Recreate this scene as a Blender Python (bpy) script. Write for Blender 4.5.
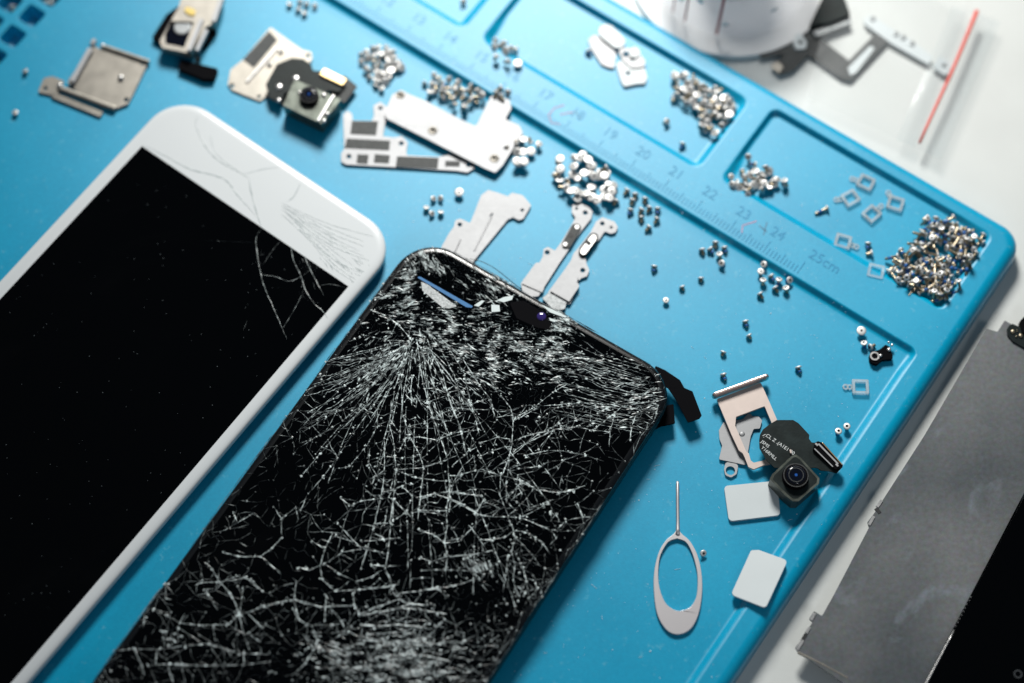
import bpy, bmesh, math, random
from mathutils import Vector, Quaternion, Matrix, noise
from mathutils.geometry import tessellate_polygon, delaunay_2d_cdt

R = math.radians
for o in list(bpy.data.objects):
    bpy.data.objects.remove(o)
scene = bpy.context.scene
COL = scene.collection
MM = 0.001                      # all numbers below are millimetres on the bench

# ------------------------------------------------------------------ camera
FPX, TILT, DIST = 2000.0, R(24), 486.0
CAM = Vector((0, -math.sin(TILT) * DIST, math.cos(TILT) * DIST + 5))
cd = bpy.data.cameras.new('camera')
cam = bpy.data.objects.new('camera', cd)
COL.objects.link(cam)
cam.location = CAM * MM
cam.rotation_euler = (TILT, 0, 0)
cd.sensor_width = 36
cd.lens = FPX * 36 / 1024
cd.clip_start, cd.clip_end = 0.01, 20
cd.dof.use_dof = True
cd.dof.focus_distance = 0.472
cd.dof.aperture_fstop = 5.0
scene.camera = cam

# ------------------------------------------------------------------ world, lamps, exposure
w = bpy.data.worlds.new('World')
scene.world = w
w.use_nodes = True
bg = w.node_tree.nodes['Background']
bg.inputs[0].default_value = (0.62, 0.80, 1.0, 1)
bg.inputs[1].default_value = 0.10

def bench_lamp(name, loc, target, radius, power, color, cone, blend):
    ld = bpy.data.lights.new(name, 'SPOT')
    ld.shadow_soft_size = radius * MM
    ld.energy = power
    ld.color = color
    ld.spot_size = R(cone)
    ld.spot_blend = blend
    lo = bpy.data.objects.new(name, ld)
    COL.objects.link(lo)
    lo.location = Vector(loc) * MM
    d = Vector(target) - Vector(loc)
    lo.rotation_euler = d.to_track_quat('-Z', 'Y').to_euler()
    return lo
bench_lamp('work_lamp', (8, 396, 356), (38, 66, 0), 74, 18.2, (1.0, 0.985, 0.94), 64, 1.0)
bench_lamp('front_lamp', (150, -330, 330), (40, 60, 0), 45, 0.9, (0.93, 0.97, 1.0), 80, 1.0)

scene.render.engine = 'CYCLES'
scene.view_settings.view_transform = 'Standard'
scene.view_settings.look = 'None'
scene.view_settings.exposure = 0.0
scene.view_settings.gamma = 1.0
scene.render.resolution_x, scene.render.resolution_y = 1024, 683
scene.cycles.max_bounces = 8
scene.cycles.transparent_max_bounces = 12

# ------------------------------------------------------------------ measuring helpers
def P(px, py, z=5.0):
    """the point of the bench, at height z, that the photograph shows at px, py"""
    x = (px - 512) / FPX
    y = -(py - 341.5) / FPX
    d = Vector((x, math.sin(TILT) + y * math.cos(TILT), -math.cos(TILT) + y * math.sin(TILT)))
    k = (z - CAM.z) / d.z
    return CAM + d * k

def Z(off, s, pts):
    """points read off an enlarged crop"""
    return [(off[0] + a / s, off[1] + b / s) for a, b in pts]

def W(pts, z):
    return [Vector(P(a, b, z)[:2]) for a, b in pts]

class Frame2:
    def __init__(self, ang, o=(0, 0)):
        self.u = Vector((math.cos(R(ang)), math.sin(R(ang))))
        self.v = Vector((self.u.y, -self.u.x))
        self.o = Vector(o[:2])
        self.ang = R(ang)
    def w(self, a, b): return self.o + self.u * a + self.v * b
    def uv(self, p):
        q = Vector(p[:2]) - self.o
        return q.dot(self.u), q.dot(self.v)

MAT = Frame2(-34.856, P(1000, 217, 5))
BLK = Frame2(-32.3)
WHT = Frame2(-36.3)

def sstep(a, b, x):
    t = max(0.0, min(1.0, (x - a) / (b - a)))
    return t * t * (3 - 2 * t)

def rrect_sdf(u, v, u0, u1, v0, v1, r):
    cx, cy = (u0 + u1) / 2, (v0 + v1) / 2
    hx, hy = (u1 - u0) / 2 - r, (v1 - v0) / 2 - r
    dx, dy = abs(u - cx) - hx, abs(v - cy) - hy
    return math.hypot(max(dx, 0), max(dy, 0)) + min(max(dx, dy), 0) - r

# ------------------------------------------------------------------ materials
MATS = {}
def principled(name, color, rough=0.5, metal=0.0, **kw):
    if name in MATS: return MATS[name]
    m = bpy.data.materials.new(name)
    m.use_nodes = True
    b = m.node_tree.nodes['Principled BSDF']
    b.inputs['Base Color'].default_value = (*color, 1)
    b.inputs['Roughness'].default_value = rough
    b.inputs['Metallic'].default_value = metal
    for k, v in kw.items():
        b.inputs[k.replace('_', ' ')].default_value = v
    MATS[name] = m
    return m

def noisy(m, scale=400.0, amount=0.15, bump=0.0, bscale=3000.0, rough_amt=0.0, detail=4.0, dark=None, lo=0.35, hi=0.7):
    """procedural variation: mottled colour, roughness and fine bump (object coordinates)"""
    nt = m.node_tree
    b = nt.nodes['Principled BSDF']
    tc = nt.nodes.new('ShaderNodeTexCoord')
    base = tuple(b.inputs['Base Color'].default_value)
    n = nt.nodes.new('ShaderNodeTexNoise')
    n.inputs['Scale'].default_value = scale
    n.inputs['Detail'].default_value = detail
    nt.links.new(tc.outputs['Object'], n.inputs['Vector'])
    cr = nt.nodes.new('ShaderNodeValToRGB')
    cr.color_ramp.elements[0].position = lo
    cr.color_ramp.elements[1].position = hi
    d = dark if dark else tuple(c * (1 - amount) for c in base[:3])
    cr.color_ramp.elements[0].color = (*d, 1)
    cr.color_ramp.elements[1].color = base
    nt.links.new(n.outputs['Fac'], cr.inputs['Fac'])
    nt.links.new(cr.outputs['Color'], b.inputs['Base Color'])
    if rough_amt:
        mr = nt.nodes.new('ShaderNodeMapRange')
        r0 = b.inputs['Roughness'].default_value
        mr.inputs['To Min'].default_value = max(0.02, r0 - rough_amt)
        mr.inputs['To Max'].default_value = min(1, r0 + rough_amt)
        nt.links.new(n.outputs['Fac'], mr.inputs['Value'])
        nt.links.new(mr.outputs['Result'], b.inputs['Roughness'])
    if bump:
        n2 = nt.nodes.new('ShaderNodeTexNoise')
        n2.inputs['Scale'].default_value = bscale
        n2.inputs['Detail'].default_value = 3
        nt.links.new(tc.outputs['Object'], n2.inputs['Vector'])
        bp = nt.nodes.new('ShaderNodeBump')
        bp.inputs['Strength'].default_value = bump
        bp.inputs['Distance'].default_value = 0.0001
        nt.links.new(n2.outputs['Fac'], bp.inputs['Height'])
        nt.links.new(bp.outputs['Normal'], b.inputs['Normal'])
    return m

def make_silicone():
    """matt silicone: a saturated body colour under a soft, narrow-shouldered sheen"""
    m = bpy.data.materials.new('blue_silicone'); m.use_nodes = True
    nt = m.node_tree; nt.nodes.clear()
    out = nt.nodes.new('ShaderNodeOutputMaterial')
    df = nt.nodes.new('ShaderNodeBsdfDiffuse'); gl = nt.nodes.new('ShaderNodeBsdfGlossy')
    gl.distribution = 'BECKMANN'
    fr = nt.nodes.new('ShaderNodeFresnel'); fr.inputs['IOR'].default_value = 1.58
    mx = nt.nodes.new('ShaderNodeMixShader'); tc = nt.nodes.new('ShaderNodeTexCoord')
    n1 = nt.nodes.new('ShaderNodeTexNoise'); n1.inputs['Scale'].default_value = 26; n1.inputs['Detail'].default_value = 5
    n2 = nt.nodes.new('ShaderNodeTexNoise'); n2.inputs['Scale'].default_value = 3200; n2.inputs['Detail'].default_value = 2
    n3 = nt.nodes.new('ShaderNodeTexNoise'); n3.inputs['Scale'].default_value = 700; n3.inputs['Detail'].default_value = 6
    for n in (n1, n2, n3): nt.links.new(tc.outputs['Object'], n.inputs['Vector'])
    cr = nt.nodes.new('ShaderNodeValToRGB')
    cr.color_ramp.elements[0].position = .3; cr.color_ramp.elements[0].color = (0.0, 0.275, 0.465, 1)
    cr.color_ramp.elements[1].position = .7; cr.color_ramp.elements[1].color = (0.0, 0.328, 0.54, 1)
    n4 = nt.nodes.new('ShaderNodeTexNoise'); n4.inputs['Scale'].default_value = 1500; n4.inputs['Detail'].default_value = 3
    nt.links.new(tc.outputs['Object'], n4.inputs['Vector'])
    ad = nt.nodes.new('ShaderNodeMath'); ad.operation = 'MULTIPLY_ADD'; ad.inputs[1].default_value = .55
    nt.links.new(n4.outputs['Fac'], ad.inputs[0]); sb_ = nt.nodes.new('ShaderNodeMath'); sb_.operation = 'SUBTRACT'; sb_.inputs[1].default_value = .275
    nt.links.new(n1.outputs['Fac'], sb_.inputs[0]); nt.links.new(sb_.outputs[0], ad.inputs[2])
    nt.links.new(ad.outputs[0], cr.inputs['Fac'])
    c3 = nt.nodes.new('ShaderNodeValToRGB')                 # worn chalky specks
    c3.color_ramp.elements[0].position = .62; c3.color_ramp.elements[0].color = (0, 0, 0, 1)
    c3.color_ramp.elements[1].position = .78; c3.color_ramp.elements[1].color = (.4, .4, .4, 1)
    nt.links.new(n3.outputs['Fac'], c3.inputs['Fac'])
    mc = nt.nodes.new('ShaderNodeMix'); mc.data_type = 'RGBA'
    nt.links.new(c3.outputs['Color'], mc.inputs[0]); nt.links.new(cr.outputs['Color'], mc.inputs[6])
    mc.inputs[7].default_value = (.16, .46, .58, 1)
    nt.links.new(mc.outputs[2], df.inputs['Color'])
    mr = nt.nodes.new('ShaderNodeMapRange'); mr.inputs['To Min'].default_value = .42; mr.inputs['To Max'].default_value = .47
    nt.links.new(n1.outputs['Fac'], mr.inputs['Value']); nt.links.new(mr.outputs['Result'], gl.inputs['Roughness'])
    bp = nt.nodes.new('ShaderNodeBump'); bp.inputs['Strength'].default_value = .16; bp.inputs['Distance'].default_value = .0001
    nt.links.new(n2.outputs['Fac'], bp.inputs['Height'])
    for x in (df, gl): nt.links.new(bp.outputs['Normal'], x.inputs['Normal'])
    nt.links.new(fr.outputs[0], mx.inputs[0]); nt.links.new(df.outputs[0], mx.inputs[1]); nt.links.new(gl.outputs[0], mx.inputs[2])
    nt.links.new(mx.outputs[0], out.inputs[0])
    return m
M_mat = make_silicone()
M_mark = principled('moulded_silicone_marking', (0.001, 0.235, 0.44), 0.5)
M_ink = principled('faded_red_ink', (0.42, 0.22, 0.34), 0.6)
M_ink2 = principled('faded_grey_ink', (0.06, 0.16, 0.25), 0.6)
M_table = noisy(principled('white_bench', (0.60, 0.62, 0.605), 0.5), 45, 0.06, 0.2, 900, 0.05)
M_steel = noisy(principled('brushed_steel', (0.70, 0.69, 0.68), 0.34, 0.85), 900, 0.12, 0.15, 4000, 0.06)
def brushed(m, angle, stretch=14):
    """fine grain running one way, on top of the mottling"""
    nt = m.node_tree; b = nt.nodes['Principled BSDF']
    tc = nt.nodes.new('ShaderNodeTexCoord'); mp = nt.nodes.new('ShaderNodeMapping')
    mp.inputs['Rotation'].default_value = (0, 0, angle); mp.inputs['Scale'].default_value = (1, stretch, 1)
    n = nt.nodes.new('ShaderNodeTexNoise'); n.inputs['Scale'].default_value = 900; n.inputs['Detail'].default_value = 4
    nt.links.new(tc.outputs['Object'], mp.inputs[0]); nt.links.new(mp.outputs[0], n.inputs['Vector'])
    mr = nt.nodes.new('ShaderNodeMapRange'); r0 = b.inputs['Roughness'].default_value
    mr.inputs['From Min'].default_value = .3; mr.inputs['From Max'].default_value = .7
    mr.inputs['To Min'].default_value = r0 - .05; mr.inputs['To Max'].default_value = r0 + .05
    nt.links.new(n.outputs['Fac'], mr.inputs['Value'])
    for l in list(b.inputs['Roughness'].links): nt.links.remove(l)
    nt.links.new(mr.outputs['Result'], b.inputs['Roughness'])
    return m
M_pin = principled('polished_pin_steel', (0.60, 0.575, 0.585), 0.42, 0.8)
M_satin = brushed(noisy(principled('satin_steel_plate', (0.345, 0.35, 0.36), 0.60, 0.85), 50, 0.10, 0.06, 4000), 0.5)
M_nickel = noisy(principled('warm_nickel_plate', (0.32, 0.30, 0.265), 0.42, 0.8), 300, 0.15, 0.15, 3500, 0.08)
M_screw = noisy(principled('nickel_screw_metal', (0.46, 0.39, 0.28), 0.36, 0.95), 1200, 0.35, 0.1, 5000, 0.08)
M_screwhead = noisy(principled('bright_screw_head', (0.74, 0.735, 0.72), 0.52, 0.7), 1200, 0.12)
M_blueLock = principled('blue_threadlocker', (0.004, 0.10, 0.34), 0.5)
M_hole = principled('dark_recess', (0.012, 0.013, 0.015), 0.6)
M_glass = principled('black_display_glass', (0.0005, 0.0007, 0.001), 0.06, 0, Specular_IOR_Level=0.13)
def smear(m):
    nt = m.node_tree; b = nt.nodes['Principled BSDF']; tc = nt.nodes.new('ShaderNodeTexCoord')
    n = nt.nodes.new('ShaderNodeTexNoise'); n.inputs['Scale'].default_value = 22; n.inputs['Detail'].default_value = 7; n.inputs['Distortion'].default_value = 1.2
    nt.links.new(tc.outputs['Object'], n.inputs['Vector'])
    mr = nt.nodes.new('ShaderNodeMapRange'); mr.inputs['From Min'].default_value = .5; mr.inputs['From Max'].default_value = .8
    mr.inputs['To Min'].default_value = .06; mr.inputs['To Max'].default_value = .34
    nt.links.new(n.outputs['Fac'], mr.inputs['Value']); nt.links.new(mr.outputs['Result'], b.inputs['Roughness'])
smear(M_glass)
M_glassedge = principled('polished_glass_edge', (0.002, 0.0025, 0.003), 0.24, 0, Specular_IOR_Level=0.6)
M_white = noisy(principled('white_painted_glass', (0.63, 0.66, 0.675), 0.22), 30, 0.03)
M_groove = principled('grey_crack_in_white_glass', (0.27, 0.32, 0.33), 0.4)
M_blackm = noisy(principled('black_frame_metal', (0.004, 0.0045, 0.005), 0.25, 0, Specular_IOR_Level=0.3), 500, 0.4)
M_flex = noisy(principled('black_flex_board', (0.014, 0.022, 0.022), 0.45, 0, Specular_IOR_Level=0.14), 260, 0.5, 0.3, 1800, 0.08)
M_greenm = noisy(principled('dark_green_camera_housing', (0.12, 0.135, 0.115), 0.36, 0.7), 400, 0.4, 0.2, 2500, 0.12)
M_gold = principled('gold_contact', (0.72, 0.52, 0.27), 0.3, 0.9)
M_mesh = noisy(principled('grey_insulating_tape', (0.07, 0.075, 0.075), 0.6, 0, Specular_IOR_Level=0.3), 1800, 0.35, 0.5, 3000)
M_rose = noisy(principled('rose_gold_aluminium', (0.56, 0.475, 0.435), 0.5, 0.4), 500, 0.06, 0.1, 5000)
M_card = noisy(principled('white_plastic_card', (0.58, 0.63, 0.645), 0.45), 100, 0.04, 0.1, 3000)
M_lens = principled('coated_lens_glass', (0.002, 0.003, 0.008), 0.05, 0, Specular_IOR_Level=0.5)
M_barrel = principled('black_lens_barrel', (0.002, 0.002, 0.003), 0.8, 0, Specular_IOR_Level=0.06)
M_print = principled('white_print', (0.62, 0.66, 0.66), 0.6)
M_paper = noisy(principled('glossy_white_roll', (0.60, 0.66, 0.74), 0.25), 40, 0.05)
M_paperw = noisy(principled('white_roll_core', (0.80, 0.80, 0.80), 0.5), 60, 0.04)
M_red = principled('red_line', (0.62, 0.06, 0.035), 0.5)
M_dullred = principled('dull_red_line', (0.42, 0.10, 0.10), 0.5)
M_yellow = principled('yellow_adhesive', (0.75, 0.55, 0.14), 0.5)
M_dust = principled('pale_dust', (0.62, 0.75, 0.78), 0.8)
M_bluegap = principled('painted_blue_reflection', (0.005, 0.13, 0.34), 0.35)  # blue reflection in the speaker slot, put in as colour
M_silver = noisy(principled('silver_mesh', (0.35, 0.37, 0.38), 0.45, 0.6), 2500, 0.5)

def make_shield():
    m = principled('scuffed_display_back_metal', (0.17, 0.19, 0.205), 0.50, 0.35, Specular_IOR_Level=0.3)
    nt = m.node_tree; b = nt.nodes['Principled BSDF']
    tc = nt.nodes.new('ShaderNodeTexCoord')
    n1 = nt.nodes.new('ShaderNodeTexNoise'); n1.inputs['Scale'].default_value = 28; n1.inputs['Detail'].default_value = 6
    n2 = nt.nodes.new('ShaderNodeTexNoise'); n2.inputs['Scale'].default_value = 900; n2.inputs['Detail'].default_value = 4
    n3 = nt.nodes.new('ShaderNodeTexNoise'); n3.inputs['Scale'].default_value = 45; n3.inputs['Detail'].default_value = 8
    n3.inputs['Distortion'].default_value = 1.6
    for n in (n1, n2, n3): nt.links.new(tc.outputs['Object'], n.inputs['Vector'])
    c1 = nt.nodes.new('ShaderNodeValToRGB')
    c1.color_ramp.elements[0].position = .35; c1.color_ramp.elements[0].color = (0.075, 0.098, 0.115, 1)
    c1.color_ramp.elements[1].position = .68; c1.color_ramp.elements[1].color = (0.17, 0.185, 0.195, 1)
    nt.links.new(n1.outputs['Fac'], c1.inputs['Fac'])
    c3 = nt.nodes.new('ShaderNodeValToRGB')
    c3.color_ramp.elements[0].position = .56; c3.color_ramp.elements[0].color = (0, 0, 0, 1)
    c3.color_ramp.elements[1].position = .78; c3.color_ramp.elements[1].color = (0.7, 0.7, 0.7, 1)
    nt.links.new(n3.outputs['Fac'], c3.inputs['Fac'])
    mx = nt.nodes.new('ShaderNodeMix'); mx.data_type = 'RGBA'
    nt.links.new(c3.outputs['Color'], mx.inputs[0])
    nt.links.new(c1.outputs['Color'], mx.inputs[6])
    mx.inputs[7].default_value = (0.19, 0.28, 0.40, 1)
    mg = nt.nodes.new('ShaderNodeMix'); mg.data_type = 'RGBA'; mg.blend_type = 'OVERLAY'
    mg.inputs[0].default_value = 0.38
    nt.links.new(mx.outputs[2], mg.inputs[6]); nt.links.new(n2.outputs['Color'], mg.inputs[7])
    hs = nt.nodes.new('ShaderNodeHueSaturation'); hs.inputs['Saturation'].default_value = 0.5
    nt.links.new(mg.outputs[2], hs.inputs['Color'])
    nt.links.new(hs.outputs['Color'], b.inputs['Base Color'])
    mr = nt.nodes.new('ShaderNodeMapRange'); mr.inputs['To Min'].default_value = .36; mr.inputs['To Max'].default_value = .5
    nt.links.new(n1.outputs['Fac'], mr.inputs['Value']); nt.links.new(mr.outputs['Result'], b.inputs['Roughness'])
    bp = nt.nodes.new('ShaderNodeBump'); bp.inputs['Strength'].default_value = .25; bp.inputs['Distance'].default_value = .0001
    nt.links.new(n2.outputs['Fac'], bp.inputs['Height']); nt.links.new(bp.outputs['Normal'], b.inputs['Normal'])
    return m
M_shield = make_shield()

def make_crack():
    m = principled('fractured_glass', (0.72, 0.80, 0.80), 0.35)
    nt = m.node_tree; b = nt.nodes['Principled BSDF']
    at = nt.nodes.new('ShaderNodeAttribute'); at.attribute_name = 'clarity'
    tc = nt.nodes.new('ShaderNodeTexCoord')
    n = nt.nodes.new('ShaderNodeTexNoise'); n.inputs['Scale'].default_value = 1100; n.inputs['Detail'].default_value = 3
    nt.links.new(tc.outputs['Object'], n.inputs['Vector'])
    mr = nt.nodes.new('ShaderNodeMapRange'); mr.inputs['From Min'].default_value = .38; mr.inputs['From Max'].default_value = .62
    mr.inputs['To Min'].default_value = .14; mr.inputs['To Max'].default_value = 1.3
    nt.links.new(n.outputs['Fac'], mr.inputs['Value'])
    mu = nt.nodes.new('ShaderNodeMath'); mu.operation = 'MULTIPLY'; mu.use_clamp = True
    nt.links.new(at.outputs['Fac'], mu.inputs[0]); nt.links.new(mr.outputs['Result'], mu.inputs[1])
    mx = nt.nodes.new('ShaderNodeMix'); mx.data_type = 'RGBA'
    mx.inputs[6].default_value = (0.001, 0.0015, 0.002, 1)
    mx.inputs[7].default_value = (0.74, 0.84, 0.84, 1)
    nt.links.new(mu.outputs[0], mx.inputs[0]); nt.links.new(mx.outputs[2], b.inputs['Base Color'])
    return m
M_crack = make_crack()

def make_clear(name, tint=(0.93, 0.97, 0.98), gloss=0.2, rough=0.08, haze=0.0, bump=0.0, bscale=120):
    m = bpy.data.materials.new(name); m.use_nodes = True
    nt = m.node_tree; nt.nodes.clear()
    out = nt.nodes.new('ShaderNodeOutputMaterial')
    tr = nt.nodes.new('ShaderNodeBsdfTransparent'); tr.inputs[0].default_value = (*tint, 1)
    gl = nt.nodes.new('ShaderNodeBsdfGlossy'); gl.inputs['Roughness'].default_value = rough
    df = nt.nodes.new('ShaderNodeBsdfDiffuse'); df.inputs[0].default_value = (.85, .9, .92, 1)
    m1 = nt.nodes.new('ShaderNodeMixShader'); m1.inputs[0].default_value = haze
    m2 = nt.nodes.new('ShaderNodeMixShader')
    lw = nt.nodes.new('ShaderNodeLayerWeight'); lw.inputs[0].default_value = 0.18
    ma = nt.nodes.new('ShaderNodeMath'); ma.operation = 'ADD'; ma.use_clamp = True; ma.inputs[1].default_value = gloss
    nt.links.new(lw.outputs['Fresnel'], ma.inputs[0]); nt.links.new(ma.outputs[0], m2.inputs[0])
    nt.links.new(tr.outputs[0], m1.inputs[1]); nt.links.new(df.outputs[0], m1.inputs[2])
    nt.links.new(m1.outputs[0], m2.inputs[1]); nt.links.new(gl.outputs[0], m2.inputs[2])
    nt.links.new(m2.outputs[0], out.inputs[0])
    if bump:
        tc = nt.nodes.new('ShaderNodeTexCoord')
        n = nt.nodes.new('ShaderNodeTexNoise'); n.inputs['Scale'].default_value = bscale; n.inputs['Detail'].default_value = 3
        n.inputs['Distortion'].default_value = 0.8
        nt.links.new(tc.outputs['Object'], n.inputs['Vector'])
        bp = nt.nodes.new('ShaderNodeBump'); bp.inputs['Strength'].default_value = bump; bp.inputs['Distance'].default_value = .001
        nt.links.new(n.outputs['Fac'], bp.inputs['Height'])
        for x in (gl, lw): nt.links.new(bp.outputs['Normal'], x.inputs['Normal'])
    return m
M_clear = make_clear('clear_moulded_plastic', (0.86, 0.98, 1.0), 0.06, 0.25, 0.30)
M_film = make_clear('clear_bag_film', (0.975, 0.98, 0.98), 0.02, 0.22, 0.05, 0.22, 60)
M_fold = make_clear('folded_bag_film', (0.93, 0.945, 0.95), 0.02, 0.2, 0.05, 0.3, 90)
def make_translucent(name, color, trans, clear, rough):
    m = bpy.data.materials.new(name); m.use_nodes = True
    nt = m.node_tree; b = nt.nodes['Principled BSDF']; out = nt.nodes['Material Output']
    b.inputs['Base Color'].default_value = (*color, 1); b.inputs['Roughness'].default_value = rough
    tl = nt.nodes.new('ShaderNodeBsdfTranslucent'); tl.inputs[0].default_value = (*color, 1)
    tp = nt.nodes.new('ShaderNodeBsdfTransparent')
    m1 = nt.nodes.new('ShaderNodeMixShader'); m1.inputs[0].default_value = trans
    m2 = nt.nodes.new('ShaderNodeMixShader'); m2.inputs[0].default_value = clear
    nt.links.new(b.outputs[0], m1.inputs[1]); nt.links.new(tl.outputs[0], m1.inputs[2])
    nt.links.new(m1.outputs[0], m2.inputs[1]); nt.links.new(tp.outputs[0], m2.inputs[2])
    nt.links.new(m2.outputs[0], out.inputs[0])
    return m
M_roll = make_translucent('milky_tape', (0.90, 0.93, 1.0), 0.5, 0.86, 0.25)
M_rolltop = make_translucent('white_translucent_film', (0.90, 0.92, 0.95), 0.5, 0.55, 0.35)
M_reelclear = make_clear('milky_film', (0.85, 0.88, 0.9), 0.06, 0.2, 0.25)

# ------------------------------------------------------------------ object helpers
BASE = {}                                   # world position (mm) of each parent's origin
def thing(name, label, cat, loc, group=None):
    o = bpy.data.objects.new(name, None)
    COL.objects.link(o)
    o.empty_display_size = 0.004
    o.location = Vector(loc) * MM
    BASE[o] = Vector(loc)
    o['label'] = label; o['category'] = cat
    if group: o['group'] = group
    return o

def tag(o, label, cat, group=None):
    o['label'] = label; o['category'] = cat
    if group: o['group'] = group
    return o

def setting(o):
    o['kind'] = 'structure'
    return o

class MB:
    """collects shapes given in bench millimetres and links them as ONE mesh object"""
    def __init__(self):
        self.v = []; self.f = []; self.mi = []; self.at = []
    def add(self, vs, fs, mi=0, at=None):
        n = len(self.v)
        self.v += [tuple(p) for p in vs]
        for f in fs:
            self.f.append(tuple(i + n for i in f)); self.mi.append(mi); self.at.append(1.0 if at is None else at)
        return self
    def prism(self, loop, z0, z1, holes=(), mi=0, mi_side=None):
        loops = [loop] + list(holes)
        flat = [p for l in loops for p in l]
        tris = tessellate_polygon([[Vector((p[0], p[1], 0)) for p in l] for l in loops])
        n = len(flat)
        z1f = z1 if callable(z1) else (lambda p: z1)
        z0f = z0 if callable(z0) else (lambda p: z0)
        vs = [(p[0], p[1], z1f(p)) for p in flat] + [(p[0], p[1], z0f(p)) for p in flat]
        fs = []
        for t in tris:
            a, b, c = (Vector(flat[i][:2]) for i in t)
            cr = (b - a).cross(c - a)
            if abs(cr) < 1e-9: continue
            t = t if cr > 0 else t[::-1]
            fs.append(tuple(t)); fs.append(tuple(i + n for i in t[::-1]))
        self.add(vs, fs, mi)
        st = 0; side = []
        for k, l in enumerate(loops):
            m = len(l)
            ar = sum(l[i][0] * l[(i + 1) % m][1] - l[(i + 1) % m][0] * l[i][1] for i in range(m))
            ccw = ar > 0
            if k: ccw = not ccw
            for i in range(m):
                a, b = st + i, st + (i + 1) % m
                side.append((a, a + n, b + n, b) if ccw else (b, b + n, a + n, a))
            st += m
        base = len(self.v) - 2 * n
        for f in side:
            self.f.append(tuple(i + base for i in f)); self.mi.append(mi if mi_side is None else mi_side); self.at.append(1.0)
        return self
    def loft(self, loops, cap=True, mi=0):
        """loops: lists of 3-D points, same count, bottom to top, counter-clockwise"""
        n = len(loops[0]); vs = [p for l in loops for p in l]; fs = []
        for k in range(len(loops) - 1):
            for i in range(n):
                j = (i + 1) % n
                fs.append((k * n + i, k * n + j, (k + 1) * n + j, (k + 1) * n + i))
        if cap:
            fs.append(tuple(range(n))[::-1]); fs.append(tuple((len(loops) - 1) * n + i for i in range(n)))
        return self.add(vs, fs, mi)
    def lathe(self, prof, c, seg=24, mi=0, q=None):
        """prof: (radius, z) from bottom to top round an axis through c"""
        loops = []
        for r, z in prof:
            l = []
            for i in range(seg):
                a = 2 * math.pi * i / seg
                p = Vector((r * math.cos(a), r * math.sin(a), z))
                if q is not None: p = q @ p
                l.append(p + Vector(c))
            loops.append(l)
        return self.loft(loops, True, mi)
    def tube(self, pts, rad, seg=8, mi=0):
        pts = [Vector(p) for p in pts]; loops = []
        for i, p in enumerate(pts):
            t = (pts[min(i + 1, len(pts) - 1)] - pts[max(i - 1, 0)]).normalized()
            q = t.to_track_quat('Z', 'Y')
            r = rad(i / (len(pts) - 1)) if callable(rad) else rad
            loops.append([p + q @ Vector((r * math.cos(2 * math.pi * k / seg), r * math.sin(2 * math.pi * k / seg), 0)) for k in range(seg)])
        return self.loft(loops, True, mi)
    def box(self, c, sx, sy, sz, ang=0, mi=0):
        """box on z = c.z .. c.z+sz, turned by ang about z"""
        ca, sa = math.cos(ang), math.sin(ang)
        l = [(c[0] + x * ca - y * sa, c[1] + x * sa + y * ca) for x, y in ((-sx/2, -sy/2), (sx/2, -sy/2), (sx/2, sy/2), (-sx/2, sy/2))]
        return self.prism(l, c[2], c[2] + sz, mi=mi)
    def build(self, name, mats, parent=None, origin=None, bevel=0.0, smooth=False, attr=False, segs=2):
        if not isinstance(mats, (list, tuple)): mats = [mats]
        me = bpy.data.meshes.new(name)
        if parent is not None: o0 = BASE[parent]
        elif origin is not None: o0 = Vector(origin)
        else:
            xs = [p[0] for p in self.v]; ys = [p[1] for p in self.v]; zs = [p[2] for p in self.v]
            o0 = Vector(((min(xs) + max(xs)) / 2, (min(ys) + max(ys)) / 2, min(zs)))
        me.from_pydata([((p[0] - o0.x) * MM, (p[1] - o0.y) * MM, (p[2] - o0.z) * MM) for p in self.v], [], self.f)
        for m in mats: me.materials.append(m)
        me.polygons.foreach_set('material_index', self.mi)
        if smooth: me.polygons.foreach_set('use_smooth', [True] * len(me.polygons))
        if attr:
            a = me.attributes.new('clarity', 'FLOAT', 'FACE')
            a.data.foreach_set('value', self.at)
        me.update()
        o = bpy.data.objects.new(name, me)
        COL.objects.link(o)
        BASE[o] = o0
        if parent is not None: o.parent = parent
        else: o.location = o0 * MM
        if bevel:
            md = o.modifiers.new('bevel', 'BEVEL')
            md.width = bevel * MM; md.segments = segs; md.limit_method = 'ANGLE'; md.angle_limit = R(40)
            md.harden_normals = False
        return o

def rloop(pts, r, seg=5):
    """round the corners of a 2-D outline; r is one radius or one per corner"""
    n = len(pts); out = []
    for i in range(n):
        p0, p, p1 = Vector(pts[i - 1][:2]), Vector(pts[i][:2]), Vector(pts[(i + 1) % n][:2])
        rr = r[i] if isinstance(r, (list, tuple)) else r
        a, b = (p0 - p), (p1 - p)
        la, lb = a.length, b.length
        if rr <= 0 or la < 1e-6 or lb < 1e-6: out.append(p); continue
        a /= la; b /= lb
        ang = math.acos(max(-1, min(1, a.dot(b))))
        if ang > R(172) or ang < R(8): out.append(p); continue
        t = min(rr / math.tan(ang / 2), la * .48, lb * .48)
        rr2 = t * math.tan(ang / 2)
        s, e = p + a * t, p + b * t
        c = p + (a + b).normalized() * (rr2 / math.sin(ang / 2))
        a0 = math.atan2(s.y - c.y, s.x - c.x); a1 = math.atan2(e.y - c.y, e.x - c.x)
        d = (a1 - a0 + math.pi) % (2 * math.pi) - math.pi
        for k in range(seg + 1):
            t_ = a0 + d * k / seg
            out.append(c + Vector((math.cos(t_), math.sin(t_))) * rr2)
    return out

def circ(c, r, n=16, squash=1.0, ang=0):
    return [Vector((c[0] + r * math.cos(2 * math.pi * i / n), c[1] + r * math.sin(2 * math.pi * i / n))) for i in range(n)]

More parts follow.
